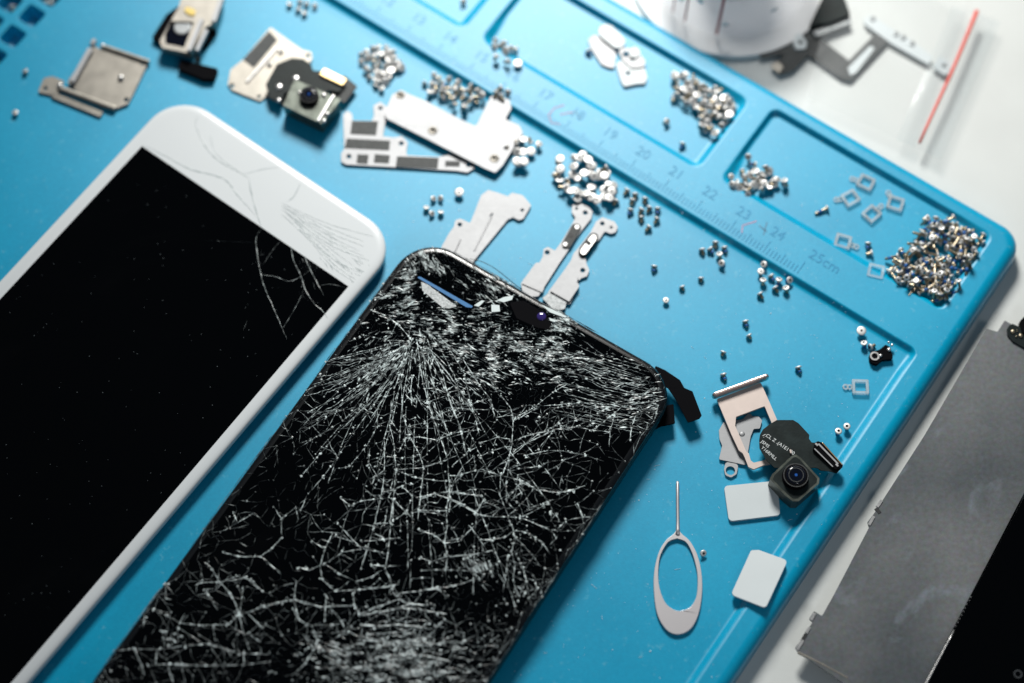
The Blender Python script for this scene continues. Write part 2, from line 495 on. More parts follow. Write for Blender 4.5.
def plate(name, mats, px, z0, z1, parent=None, r=0.4, holes=(), hole_polys=(), bevel=0.08, mb=None, mi=0, origin=None):
    """flat part whose outline is read off the photograph at height z1; holes: (px, py, radius mm)"""
    zz = z1
    lp = rloop(W(px, zz), r * .7)
    hs = [circ(P(a, b, zz), rad * 1.3, 14) for a, b, rad in holes] + [rloop(W(h, zz), 0.25) for h in hole_polys]
    m = mb or MB()
    m.prism(lp, z0, z1, hs, mi)
    if mb: return mb
    return m.build(name, mats, parent, origin, bevel)

def text_mesh(body, size):
    cu = bpy.data.curves.new('t', 'FONT'); cu.body = body; cu.size = size; cu.resolution_u = 3
    ob = bpy.data.objects.new('t', cu); COL.objects.link(ob)
    dg = bpy.context.evaluated_depsgraph_get(); dg.update()
    me = ob.evaluated_get(dg).to_mesh()
    vs = [tuple(v.co) for v in me.vertices]; fs = [tuple(p.vertices) for p in me.polygons]
    ob.evaluated_get(dg).to_mesh_clear()
    bpy.data.objects.remove(ob); bpy.data.curves.remove(cu)
    return vs, fs

# ================================================================== SETTING
tb = MB()
tb.prism([(-900, -700), (900, -700), (900, 1100), (-900, 1100)], -20, 0)
setting(tb.build('table_surface', M_table, origin=(0, 0, 0)))

# ================================================================== REPAIR MAT
FLOOR, STRIP, CELLF = 5.0, 6.4, 5.2
COMP = [(-135.9, -69.0, 8.0, 32.3, 2.6), (-62.6, 1.1, 6.4, 31.4, 2.0), (-212, -141.8, 8.0, 32.3, 2.6)]
CELLS = [(-237.3 - 7.65 * i, 92.9 + 7.65 * j) for i in range(3) for j in range(-4, 5)]
def mat_z(u, v):
    z = STRIP
    # sunken work area below the ruler strip
    d = rrect_sdf(u, v, -226, 1.6, 44.4, 330, 2.0)
    d2 = max(u + 226, 1e9 if v < 44.4 else -1e9) if False else d
    z -= (STRIP - FLOOR) * (1 - sstep(-0.9 - 1.4 * sstep(-4, 0, u - 1.6) * sstep(45, 49, v), 0.6, d2))
    # left panel with the little square cells, level with the work area
    if u < -222 and v > 44.4:
        z = FLOOR
    for u0, u1, v0, v1, r in COMP:
        if u0 - 1 < u < u1 + 1 and v0 - 1 < v < v1 + 1:
            soft = sstep(-9, -5, max(u - u1, v - v1)) * 1.2
            z = min(z, STRIP - (STRIP - CELLF + .25) * (1 - sstep(-0.8 - soft, 0.5, rrect_sdf(u, v, u0, u1, v0, v1, r))))
    for cu, cv in CELLS:
        if abs(u - cu) < 4 and abs(v - cv) < 4:
            z -= 4.2 * (1 - sstep(-0.5, 0.2, rrect_sdf(u, v, cu - 2.6, cu + 2.6, cv - 2.6, cv + 2.6, .8)))
    # rounded outer edge
    d = rrect_sdf(u, v, -330, 8.4, 1.5, 330, 6.5)
    if d > -3.0:
        t = min(1.0, (d + 3.0) / 3.0)
        z -= 2.6 * (1 - math.sqrt(max(0, 1 - t * t)))
    if d > 0: z = max(0.02, STRIP - 2.6 - (d / 0.35) * 4)
    return z
def floor_at(px, py, z=5.0):
    u, v = MAT.uv(P(px, py, z))
    return mat_z(u, v)

def grid_lines(lo, hi, base, feats):
    s = set(); x = lo
    while x < hi: s.add(round(x, 3)); x += base
    s.add(hi)
    for c, hw, st in feats:
        x = c - hw
        while x <= c + hw + 1e-6:
            if lo <= x <= hi: s.add(round(x, 3))
            x += st
    s = sorted(s); out = [s[0]]
    for x in s[1:]:
        if x - out[-1] > 0.08: out.append(x)
    return out
fu = [(8.4, 0.6, 0.12), (6.8, 1.6, 0.3), (1.6, 0.8, 0.15), (3.5, 3.5, 0.6), (-226, 0.8, .25)]
fv = [(1.5, 0.6, 0.12), (3.0, 1.6, 0.3), (44.4, 0.8, 0.15), (5, 4, .6)]
for u0, u1, v0, v1, r in COMP:
    fu += [(u0, .7, .15), (u1, .7, .15), (u0 + 2, 2, .4), (u1 - 2, 2, .4)]
    fv += [(v0, .7, .15), (v1, .7, .15), (v0 + 2, 2, .4), (v1 - 2, 2, .4)]
for cu in set(c[0] for c in CELLS): fu += [(cu - 2.6, .6, .15), (cu + 2.6, .6, .15)]
for cv in set(c[1] for c in CELLS): fv += [(cv - 2.6, .6, .15), (cv + 2.6, .6, .15)]
gu = grid_lines(-262, 8.9, 2.5, fu)
gv = grid_lines(1.0, 265, 2.5, fv)
mb = MB(); vs = []; fs = []
for v in gv:
    for u in gu:
        p = MAT.w(u, v); vs.append((p.x, p.y, mat_z(u, v)))
nu = len(gu)
for j in range(len(gv) - 1):
    for i in range(nu - 1):
        a = j * nu + i
        if max(vs[k][2] for k in (a, a + 1, a + nu, a + nu + 1)) < .05: continue
        fs.append((a, a + nu, a + nu + 1, a + 1))
mb.add(vs, fs)
ox = MAT.w(-60, 60)
mat_root = thing('repair_mat', 'blue silicone repair mat with moulded ruler and sorting compartments lying on the white bench', 'mat', (ox.x, ox.y, 0))
mat_o = mb.build('mat_body', M_mat, mat_root, smooth=True)

# ruler scale: ticks and numbers moulded in the strip
rm = MB()
def mat_quad(u0, u1, v0, v1, z=STRIP, h=0.10):
    l = [MAT.w(u0, v0), MAT.w(u0, v1), MAT.w(u1, v1), MAT.w(u1, v0)]
    rm.prism([tuple(p) for p in l], z - .05, z + h)
for k in range(0, 181):
    u = -33.25 - k * 1.0
    top = 39.2 if k % 10 == 0 else (40.2 if k % 5 == 0 else 41.0)
    mat_quad(u - .09, u + .09, top, 42.9)
for k in range(0, 18):
    n = 25 - k
    vs_, fs_ = text_mesh(str(n) + ('cm' if k == 0 else ''), 3.9)
    u0 = -33.6 - k * 10.0 - (1.2 if k else 0)
    pts = []
    for x, y, z in vs_:
        q = MAT.w(u0 + x * 1.0, 37.6 - y)
        pts.append((q.x, q.y, STRIP + .07))
    rm.add(pts, fs_)
rm.build('ruler_scale', M_mark, mat_root)

def ink(px_lines, width, mat, name):
    for ln in px_lines:
        m = MB()
        z = STRIP + .05
        pts = [P(a, b, STRIP) for a, b in ln]
        for a, b in zip(pts, pts[1:]):
            d = (b - a).normalized(); n = Vector((-d.y, d.x, 0)) * width / 2
            m.add([(a.x + n.x, a.y + n.y, z), (a.x - n.x, a.y - n.y, z), (b.x - n.x, b.y - n.y, z), (b.x + n.x, b.y + n.y, z)], [(0, 1, 2, 3)])
        m.build(name, mat, mat_root)
ink([Z((500, 60), 7.314, [(470, 330), (400, 350), (355, 400), (375, 460), (440, 470)]), Z((500, 60), 7.314, [(440, 400), (490, 390), (540, 380)]),
     Z((690, 180), 6.38, [(330, 345), (335, 290), (385, 275), (425, 262)])], 0.28, M_ink, 'red_scribble')
ink([Z((500, 60), 7.314, [(520, 410), (550, 370), (590, 440)]), Z((690, 180), 6.38, [(440, 290), (490, 330)]), Z((690, 180), 6.38, [(490, 270), (470, 350)])], 0.25, M_ink2, 'grey_scribble')

# ================================================================== PHONES
def rr_loop(fr, u0, u1, v0, v1, r, inset, seg=8):
    u0, u1, v0, v1 = u0 + inset, u1 - inset, v0 + inset, v1 - inset
    r = max(0.3, r - inset)
    pts = []
    for cu, cv, a0 in ((u0 + r, v0 + r, 180), (u1 - r, v0 + r, 270), (u1 - r, v1 - r, 0), (u0 + r, v1 - r, 90)):
        for k in range(seg + 1):
            a = R(a0 + 90 * k / seg)
            pts.append(fr.w(cu + r * math.cos(a), cv + r * math.sin(a)))
    ar = sum(pts[i].x * pts[(i + 1) % len(pts)].y - pts[(i + 1) % len(pts)].x * pts[i].y for i in range(len(pts)))
    return pts if ar > 0 else pts[::-1]
def rr3(fr, box, r, inset, z, seg=8):
    return [(p.x, p.y, z) for p in rr_loop(fr, *box, r, inset, seg)]

def stroke(m, pts, wd, z, at=1.0, taper=True, ridge=0.05):
    """thin crack: a low ridged ribbon along pts (2-D, mm)"""
    n = len(pts)
    L, Rr, Cc = [], [], []
    for i, p in enumerate(pts):
        t = (pts[min(i + 1, n - 1)] - pts[max(i - 1, 0)])
        if t.length < 1e-6: t = Vector((1, 0))
        t.normalize(); nn = Vector((-t.y, t.x))
        f = i / (n - 1)
        wv = wd * (0.55 + 0.9 * random.random())
        if taper: wv *= max(0.25, min(1, 4 * min(f + .05, 1 - f + .05)))
        L.append(p + nn * wv / 2); Rr.append(p - nn * wv / 2)
        Cc.append(p + nn * wv * random.uniform(-.3, .3))
    for i in range(n - 1):
        a, b, c = L, Cc, Rr
        m.add([(a[i].x, a[i].y, z), (b[i].x, b[i].y, z + ridge), (c[i].x, c[i].y, z),
               (a[i+1].x, a[i+1].y, z), (b[i+1].x, b[i+1].y, z + ridge), (c[i+1].x, c[i+1].y, z)],
              [(0, 1, 4, 3), (1, 2, 5, 4)], 0, at * random.uniform(.6, 1.15))

def wiggle(pts, step, amp):
    """resample a polyline and jitter it so it reads as a fracture"""
    out = [pts[0]]
    for a, b in zip(pts, pts[1:]):
        d = (b - a).length; k = max(1, int(d / step))
        n = Vector((-(b - a).y, (b - a).x)) / max(d, 1e-6)
        for i in range(1, k + 1):
            p = a.lerp(b, i / k)
            if i < k: p = p + n * random.gauss(0, amp)
            out.append(p)
    return out

def smooth_poly(px, k=4):
    """Catmull-Rom through the traced points"""
    p = [Vector(q) for q in px]
    if len(p) < 3: return p
    out = []
    for i in range(len(p) - 1):
        a, b, c, d = p[max(i - 1, 0)], p[i], p[i + 1], p[min(i + 2, len(p) - 1)]
        for j in range(k):
            t = j / k
            out.append(.5 * ((2 * b) + (c - a) * t + (2 * a - 5 * b + 4 * c - d) * t * t + (3 * b - a - 3 * c + d) * t ** 3))
    out.append(p[-1])
    return out

# ---------- shattered black phone
BB = (-33.2, 41.75, -10.4, 148.0)           # body box in its own frame
ZB = 12.6                                   # top of its glass
c0 = BLK.w(4, 68)
blk = thing('shattered_phone', 'black phone lying face up, its whole front glass shattered into a white web', 'phone', (c0.x, c0.y, 5.0))
m = MB()
m.loft([rr3(BLK, BB, 10.5, i, z, 10) for i, z in ((3.4, 6.6), (1.6, 6.9), (.5, 7.9), (.05, 9.0), (0, 10.2), (.12, 11.2), (.55, 11.75))])
m.build('body_frame', M_blackm, blk, smooth=True)
m = MB()
m.loft([rr3(BLK, BB, 10.5, i, z, 10) for i, z in ((.3, 11.3), (.35, 11.8), (.55, 12.15), (.95, 12.42), (1.4, 12.55), (2.0, ZB))])
gl = m.build('front_glass', [M_glass, M_glassedge], blk, smooth=True)
for p in gl.data.polygons:
    if len(p.vertices) == 4: p.material_index = 1
    if len(p.vertices) > 4: p.use_smooth = False

random.seed(11)
def inside_blk(q, margin=0.9):
    u, v = BLK.uv(q)
    return rrect_sdf(u, v, *BB, 10.5) < -margin
cut_px = [[(416, 272), (476, 303), (473, 309), (414, 279)], [(513, 300), (545, 318), (549, 326), (541, 330), (517, 321), (510, 310)]]
def in_poly(x, y, poly):
    c = False; j = len(poly) - 1
    for i in range(len(poly)):
        xi, yi = poly[i]; xj, yj = poly[j]
        if (yi > y) != (yj > y) and x < (xj - xi) * (y - yi) / (yj - yi) + xi: c = not c
        j = i
    return c

# local character of the web, read off the photograph: (x, y, reach, cell px, stretch, direction deg, strength)
ZONES = [
 (455, 335, 45, 3.0, 2.6, 8, 1.0), (400, 300, 28, 3.2, 2.2, -8, .95), (500, 352, 45, 3.2, 2.8, 12, .95), (548, 362, 34, 3.0, 2.2, 6, .95),
 (585, 372, 30, 4.0, 3.4, 6, .75), (620, 385, 26, 4.6, 3.6, 3, .7), (645, 395, 18, 4.0, 2.6, -4, .95), (560, 400, 30, 4.4, 3.0, -12, .7),
 (430, 262, 22, 3.2, 2.2, 50, .9), (465, 272, 22, 4.2, 3.4, 52, .6), (500, 285, 18, 3.6, 2.2, 30, .9), (560, 325, 16, 2.6, 1.5, 20, 1.0),
 (600, 345, 20, 8.0, 3.0, 30, .4),
 (470, 375, 28, 4.2, 2.0, 40, .8), (380, 372, 24, 4.6, 2.6, -40, .75), (345, 395, 26, 6.5, 3.2, -35, .6), (370, 420, 26, 6.0, 3.2, -55, .7),
 (320, 440, 30, 8.0, 3.5, -35, .5), (300, 480, 34, 9.5, 3.0, -48, .5), (260, 520, 34, 14, 2.4, -40, .4),
 (430, 430, 34, 10, 1.2, 0, .75), (480, 420, 30, 11, 1.3, -10, .75), (530, 430, 30, 7.5, 2.8, -28, .75), (580, 430, 28, 9.0, 2.6, -14, .6),
 (600, 470, 24, 22, 1.5, 0, .3), (560, 470, 26, 12, 2.0, -20, .55), (410, 500, 34, 9.0, 1.2, 0, .8), (460, 500, 30, 9.0, 1.2, 0, .8),
 (400, 560, 34, 11, 1.4, 0, .8), (455, 555, 30, 8, 1.5, 0, .75), (500, 520, 24, 8, 1.6, -15, .75), (505, 560, 22, 5.5, 2.0, 70, .85),
 (545, 545, 22, 8, 1.6, 50, .7), (345, 545, 30, 16, 1.3, 0, .55), (310, 600, 30, 11, 1.6, -5, .65), (240, 580, 34, 14, 1.5, 10, .5),
 (180, 620, 34, 13, 1.4, -10, .5), (240, 655, 30, 9.0, 1.6, 0, .6), (130, 665, 24, 10, 1.3, 40, .5), (330, 660, 28, 5.0, 1.5, 0, .85),
 (395, 640, 30, 4.2, 2.0, 0, .95), (420, 668, 28, 3.8, 1.4, 0, 1.0), (365, 672, 24, 3.8, 1.3, 0, 1.0), (455, 620, 26, 6.5, 1.6, -8, .8),
 (470, 665, 24, 7, 1.5, 30, .75), (285, 675, 24, 6.5, 1.3, 0, .8),
]
def character(x, y):
    sw = 0; acc = [0, 0, 0, 0, 0]
    for zx, zy, rr, cell, st, dr, sg in ZONES:
        wgt = math.exp(-((x - zx) ** 2 + (y - zy) ** 2) / (2 * (rr * .62) ** 2)) + 1e-9
        a = R(dr * 2)
        for k, val in enumerate((math.log(cell), st, math.cos(a) * st, math.sin(a) * st, sg)): acc[k] += wgt * val
        sw += wgt
    acc = [q / sw for q in acc]
    return math.exp(acc[0]), acc[1], math.atan2(acc[3], acc[2]) / 2, acc[4]

# scattered points with local spacing and stretch -> Voronoi web
def web_points(n_try, x0, x1, y0, y1, char, ok):
    cells = {}; G = 8.0; pts = []
    for _ in range(n_try):
        x, y = random.uniform(x0, x1), random.uniform(y0, y1)
        if not ok(x, y): continue
        c, st, dr, sg = char(x, y)
        # nearness test in the stretched metric
        ca, sa = math.cos(dr), math.sin(dr); s_ = math.sqrt(st)
        lim = c * s_ * 1.0; k = int(lim / G) + 1
        gx, gy = int(x / G), int(y / G); bad = False
        for i in range(gx - k, gx + k + 1):
            for j in range(gy - k, gy + k + 1):
                for qx, qy in cells.get((i, j), ()):
                    dx, dy = qx - x, qy - y
                    a = (dx * ca + dy * sa) / s_; b = (-dx * sa + dy * ca) * s_
                    if a * a + b * b < c * c * .42: bad = True; break
                if bad: break
            if bad: break
        if bad: continue
        cells.setdefault((gx, gy), []).append((x, y)); pts.append((x, y, c, st, dr, sg))
    return pts
def ok_px(x, y):
    if y > 720: return False
    if any(in_poly(x, y, c) for c in cut_px): return False
    return inside_blk(P(x, y, ZB), .3)
wp = web_points(60000, 60, 680, 240, 715, character, ok_px)
tri = delaunay_2d_cdt([Vector((a[0], a[1])) for a in wp], [], [], 0, 1e-6)
tv, tf = tri[0], tri[2]
def circum(a, b, c):
    d = 2 * (a.x * (b.y - c.y) + b.x * (c.y - a.y) + c.x * (a.y - b.y))
    if abs(d) < 1e-9: return (a + b + c) / 3
    a2, b2, c2 = a.length_squared, b.length_squared, c.length_squared
    return Vector(((a2 * (b.y - c.y) + b2 * (c.y - a.y) + c2 * (a.y - b.y)) / d, (a2 * (c.x - b.x) + b2 * (a.x - c.x) + c2 * (b.x - a.x)) / d))
cc = []; emap = {}
for fi, f in enumerate(tf):
    a, b, c = (tv[i] for i in f)
    q = circum(a, b, c); g = (a + b + c) / 3
    if (q - g).length > 14: q = g
    q = q.lerp(g, .35)
    cc.append(q)
    for i in range(3):
        e = tuple(sorted((f[i], f[(i + 1) % 3]))); emap.setdefault(e, []).append(fi)
cr = MB()
ZC = ZB + 0.02
def to_mm(q): return Vector(P(q.x, q.y, ZC)[:2])
def crack_px(px, wd, at, step=.45, amp=.07, sm=True, z=None, target=None):
    pl = [Vector(p) for p in px]
    pts = [to_mm(q) for q in pl]
    pts = wiggle(pts, step, amp)
    run = []
    for p in pts:
        if inside_blk(p, .25): run.append(p)
        else:
            if len(run) > 1: stroke(target or cr, run, wd, ZC if z is None else z, at)
            run = []
    if len(run) > 1: stroke(target or cr, run, wd, ZC if z is None else z, at)
nodes = []
for e, fl in emap.items():
    if len(fl) != 2: continue
    a, b = cc[fl[0]], cc[fl[1]]
    if (a - b).length < .5: continue
    mid = (a + b) / 2
    if not ok_px(mid.x, mid.y): continue
    c, st, dr, sg = character(mid.x, mid.y)
    d = (b - a); al = abs(math.cos(math.atan2(d.y, d.x) - dr))      # edges along the grain survive
    keep = .74 if c < 5 else .5
    if st > 2: keep *= .45 + .6 * al
    if random.random() > keep: continue
    big = c > 7
    crack_px([(a.x, a.y), (b.x, b.y)], (.07 + .07 * random.random()), sg * random.uniform(.1, 1.0) * max(.15, min(1.3, .75 + 1.6 * noise.noise(Vector((mid.x * .03, mid.y * .03, 9.1))))), .8, .02, sm=False)
    if random.random() < (.05 if c < 5 else .16): nodes.append((a, sg))

# straight-edged shards over the lower glass: lines that meet at shared knots
def coarse(x, y):
    c, st, dr, sg = character(x, y)
    return max(10.0, min(19.0, c * 1.5)), 1.2, dr, sg
cp = web_points(9000, 90, 670, 405, 712, coarse, ok_px)
t2 = delaunay_2d_cdt([Vector((a[0], a[1])) for a in cp], [], [], 0, 1e-6)
for a_i, b_i in t2[1]:
    a, b = t2[0][a_i], t2[0][b_i]; mid = (a + b) / 2; L_ = (a - b).length
    if L_ > 46 or not ok_px(mid.x, mid.y): continue
    sg = character(mid.x, mid.y)[3]
    pn = noise.noise(Vector((mid.x * .016, mid.y * .02, 2.2)))
    if random.random() > .44 + .6 * pn: continue
    v_ = sg * (.50 + .9 * pn) * random.uniform(.4, 1.25)
    if v_ < .15: continue
    m_ = mid + Vector((random.gauss(0, L_ * .05), random.gauss(0, L_ * .05)))
    crack_px([(a.x, a.y), (m_.x, m_.y), (b.x, b.y)], .09 + .07 * min(1, v_), min(1, v_), .8, .05)
    if random.random() < .5: nodes.append((a.copy(), min(1, v_ + .2)))
    if random.random() < .35: nodes.append((m_, min(1, v_)))
# long fractures traced from the photograph
T = []
def tr(off, s, pts, wd=.24, at=.9): T.append((Z(off, s, pts), wd, at))
A3, A4, A5, A6, A7, A8, A9 = (340, 310), (480, 380), (300, 400), (420, 480), (220, 500), (90, 563), (270, 563)
S3, S5 = 6.381, 5.689
tr(A3, S3, [(460, 190), (430, 240), (405, 340), (390, 450), (395, 560), (400, 683)])
tr(A3, S3, [(490, 190), (510, 350), (530, 470), (560, 580), (590, 683)], .3, 1)
tr(A3, S3, [(560, 200), (600, 300), (650, 400), (690, 540), (735, 683)], .28, 1)
tr(A3, S3, [(560, 130), (640, 250), (700, 360), (745, 450), (770, 600)], .24)
tr(A3, S3, [(570, 150), (700, 250), (790, 400), (840, 620)], .22)
tr(A3, S3, [(640, 180), (770, 290), (890, 480), (960, 570), (990, 683)], .26, 1)
tr(A3, S3, [(460, 420), (450, 520), (460, 610)], .26)
tr(A3, S3, [(200, 0), (300, 40), (380, 100), (440, 170), (460, 200)], .34, 1)
tr(A3, S3, [(360, 90), (330, 150), (290, 190), (150, 160), (60, 200)], .2, .7)
tr(A3, S3, [(290, 190), (440, 200)], .22, .9)
tr(A3, S3, [(600, 500), (650, 460), (670, 520), (730, 480)], .22, .9)
tr(A3, S3, [(540, 500), (600, 500), (680, 530), (760, 510)], .24, .9)
tr(A3, S3, [(560, 590), (690, 540), (770, 600), (840, 600), (950, 560)], .22, .7)
tr(A3, S3, [(430, 210), (300, 310), (170, 350), (60, 440), (0, 480)], .2, .8)
tr(A3, S3, [(420, 230), (320, 370), (230, 450), (150, 520), (60, 600)], .2, .8)
tr(A3, S3, [(415, 280), (370, 400), (300, 520), (230, 640), (200, 683)], .2, .85)
tr(A3, S3, [(410, 330), (350, 500), (330, 640)], .2, .85)
tr(A5, S5, [(520, 0), (510, 140), (535, 250), (545, 400), (530, 560), (530, 683)], .26, 1)
tr(A5, S5, [(590, 90), (620, 200), (680, 310), (705, 380), (690, 500), (670, 683)], .28, 1)
tr(A5, S5, [(725, 0), (760, 110), (790, 190), (840, 340), (850, 490), (850, 560)], .3, 1)
tr(A5, S5, [(850, 0), (890, 100), (920, 180), (940, 300)], .26, 1)
tr(A5, S5, [(960, 0), (1000, 110), (1020, 200)], .26, 1)
tr(A5, S5, [(480, 230), (480, 420), (460, 560), (430, 683)], .26, 1)
tr(A5, S5, [(400, 270), (385, 370), (420, 440), (480, 400)], .22, .8)
tr(A5, S5, [(440, 60), (440, 150), (380, 260), (280, 380), (200, 390)], .2, .8)
tr(A5, S5, [(420, 30), (300, 190), (210, 330), (130, 440), (40, 540), (0, 640)], .2, .8)
tr(A5, S5, [(350, 60), (230, 170), (120, 300), (0, 440)], .2, .75)
tr(A5, S5, [(270, 40), (150, 100), (0, 190)], .18, .7)
tr(A5, S5, [(380, 0), (240, 120), (60, 230), (0, 270)], .18, .7)
tr(A5, S5, [(750, 100), (850, 60), (970, 30)], .2, .8); tr(A5, S5, [(620, 150), (700, 130), (750, 100)], .2, .7)
tr(A5, S5, [(560, 300), (600, 220), (680, 210), (780, 230), (860, 190), (1010, 170)], .24, .9)
tr(A5, S5, [(400, 340), (470, 320), (580, 330), (680, 320)], .22, .8)
tr(A5, S5, [(550, 395), (700, 385), (830, 340)], .26, 1); tr(A5, S5, [(550, 400), (650, 440), (790, 460), (850, 460)], .24, .9)
tr(A5, S5, [(840, 430), (900, 430), (1000, 400), (1024, 400)], .24, .9); tr(A5, S5, [(860, 490), (930, 370), (990, 320), (1000, 390)], .22, .9)
tr(A5, S5, [(860, 380), (940, 310), (1000, 240)], .22, .8)
tr(A5, S5, [(480, 520), (540, 510), (580, 490), (640, 550), (600, 640), (540, 570)], .26, 1)
tr(A5, S5, [(290, 600), (350, 575), (460, 560), (480, 520)], .2, .8); tr(A5, S5, [(230, 560), (290, 600)], .3, 1)
tr(A5, S5, [(690, 550), (780, 530), (860, 520), (1024, 545)], .26, .95); tr(A5, S5, [(850, 560), (920, 600), (1000, 640), (1024, 640)], .3, 1)
tr(A5, S5, [(600, 640), (540, 683)], .22, .9); tr(A5, S5, [(600, 630), (650, 683)], .22, .9); tr(A5, S5, [(670, 625), (760, 630), (850, 630), (860, 560)], .24, .9)
tr(A4, S5, [(40, 90), (70, 150), (85, 215)], .28, 1); tr(A4, S5, [(85, 215), (180, 200)], .2, .8)
tr(A4, S5, [(120, 90), (175, 160), (190, 230), (185, 300), (180, 370), (160, 460), (125, 540)], .3, 1)
tr(A4, S5, [(0, 505), (120, 545), (250, 575), (320, 625), (440, 640), (530, 625), (600, 600)], .28, 1)
tr(A4, S5, [(180, 350), (280, 310), (390, 290), (480, 210)], .22, .8); tr(A4, S5, [(180, 430), (280, 350), (420, 285), (600, 260)], .26, .9)
tr(A4, S5, [(200, 400), (330, 310), (450, 250), (600, 220)], .22, .8); tr(A4, S5, [(190, 235), (340, 150), (560, 130), (760, 140), (980, 125)], .22, .85)
tr(A4, S5, [(200, 215), (300, 160), (430, 60), (500, 20)], .2, .8); tr(A4, S5, [(320, 240), (430, 160), (530, 140)], .2, .8)
tr(A4, S5, [(640, 285), (740, 210), (810, 150), (980, 120)], .2, .8); tr(A4, S5, [(450, 260), (560, 270), (640, 285), (740, 295)], .22, .8)
tr(A4, S5, [(0, 435), (75, 400), (140, 380), (180, 380)], .22, .8); tr(A4, S5, [(0, 360), (100, 325), (180, 340)], .24, .9)
tr(A4, S5, [(250, 430), (390, 400), (500, 405), (600, 430), (705, 462)], .24, .9); tr(A4, S5, [(330, 395), (410, 300)], .2, .8)
tr(A4, S5, [(230, 505), (340, 490), (390, 465)], .22, .9); tr(A4, S5, [(350, 530), (440, 490), (500, 440)], .2, .7); tr(A4, S5, [(470, 540), (450, 620)], .2, .7)
tr(A4, S5, [(765, 200), (740, 290), (735, 380)], .26, .9); tr(A4, S5, [(895, 180), (860, 270), (855, 350)], .26, .9)
tr(A4, S5, [(150, 570), (150, 683)], .24, .9); tr(A4, S5, [(240, 575), (160, 660)], .2, .8); tr(A4, S5, [(245, 590), (230, 683)], .2, .8)
tr(A6, S5, [(170, 0), (165, 90), (150, 160), (155, 260), (140, 350), (155, 430), (145, 520)], .28, 1)
tr(A6, S5, [(0, 110), (80, 80), (180, 110), (250, 140), (320, 185), (370, 100)], .28, 1)
tr(A6, S5, [(170, 70), (350, 90), (360, 120), (455, 160), (410, 210)], .26, 1); tr(A6, S5, [(310, 190), (410, 210), (510, 210), (570, 215), (640, 240), (750, 290), (775, 330), (740, 370)], .26, 1)
tr(A6, S5, [(490, 0), (490, 120), (540, 170), (510, 195)], .24, .9); tr(A6, S5, [(500, 215), (535, 290), (490, 320), (420, 340), (350, 340)], .28, 1)
tr(A6, S5, [(535, 290), (600, 295), (650, 325), (700, 360), (740, 420)], .26, 1); tr(A6, S5, [(530, 310), (600, 385), (650, 440), (680, 490)], .24, .9)
tr(A6, S5, [(0, 290), (80, 310), (140, 360), (220, 350), (350, 220)], .26, .9); tr(A6, S5, [(0, 180), (100, 190), (150, 210)], .28, .9)
tr(A6, S5, [(0, 440), (60, 465), (150, 435), (300, 425), (420, 400)], .26, 1); tr(A6, S5, [(270, 445), (360, 495)], .26, 1); tr(A6, S5, [(0, 515), (140, 510), (340, 520)], .24, .9)
tr(A6, S5, [(0, 630), (100, 620), (240, 590), (330, 560)], .26, .9); tr(A6, S5, [(180, 270), (215, 330), (240, 350)], .22, .9); tr(A6, S5, [(280, 260), (320, 310), (380, 400)], .22, .7)
tr(A6, S5, [(550, 420), (580, 490), (600, 560), (650, 570), (665, 610), (600, 640), (550, 600)], .22, .9); tr(A6, S5, [(545, 330), (520, 400), (540, 480), (530, 570), (560, 660)], .2, .8)
tr(A6, S5, [(500, 430), (490, 540), (470, 640)], .2, .7); tr(A6, S5, [(620, 160), (700, 135), (760, 110)], .24, .9); tr(A6, S5, [(570, 215), (700, 150), (740, 120)], .24, .8)
tr(A6, S5, [(740, 180), (780, 210)], .28, 1); tr(A6, S5, [(895, 130), (925, 215)], .36, 1); tr(A6, S5, [(570, 10), (650, 50), (790, 75), (870, 60)], .26, .95)
tr(A6, S5, [(780, 285), (830, 230), (930, 210), (970, 210)], .22, .8); tr(A6, S5, [(620, 155), (500, 100), (580, 10)], .2, .7)
tr(A7, S5, [(20, 300), (110, 322), (230, 322), (270, 350), (345, 420)], .24, .95); tr(A7, S5, [(350, 110), (350, 215), (290, 280), (230, 322)], .22, .9)
tr(A7, S5, [(310, 45), (350, 110), (430, 40), (445, 110)], .22, .9); tr(A7, S5, [(0, 185), (100, 130), (190, 75)], .2, .7); tr(A7, S5, [(75, 75), (100, 130)], .26, 1)
tr(A7, S5, [(450, 385), (510, 400), (570, 370), (620, 350), (700, 295), (800, 280)], .26, .95); tr(A7, S5, [(640, 190), (600, 270), (570, 370), (580, 450), (655, 520)], .28, 1)
tr(A7, S5, [(525, 235), (590, 275)], .26, .9); tr(A7, S5, [(670, 135), (740, 210), (800, 275), (930, 300)], .26, 1); tr(A7, S5, [(660, 205), (760, 240)], .22, .8)
tr(A7, S5, [(800, 235), (930, 225), (1024, 215)], .26, 1); tr(A7, S5, [(880, 190), (940, 220)], .26, 1); tr(A7, S5, [(880, 135), (970, 130)], .24, .9)
tr(A7, S5, [(985, 0), (970, 130), (955, 300), (940, 390), (985, 490), (1024, 560)], .3, 1); tr(A7, S5, [(910, 0), (870, 170), (840, 270), (800, 400)], .26, 1)
tr(A7, S5, [(590, 360), (680, 420), (770, 465), (860, 440), (920, 400)], .24, .9); tr(A7, S5, [(655, 520), (800, 510), (960, 490), (1024, 480)], .26, .95); tr(A7, S5, [(660, 520), (740, 460)], .2, .8)
tr(A7, S5, [(160, 640), (250, 600), (380, 572), (480, 575), (570, 610), (650, 600), (750, 605)], .26, .95); tr(A7, S5, [(435, 470), (420, 570), (450, 683)], .26, .9); tr(A7, S5, [(280, 530), (350, 490), (435, 470)], .2, .7)
tr(A7, S5, [(40, 510), (100, 610), (110, 683)], .26, .95); tr(A7, S5, [(130, 490), (120, 600)], .2, .7); tr(A7, S5, [(60, 460), (150, 440), (180, 470), (240, 520)], .26, .9)
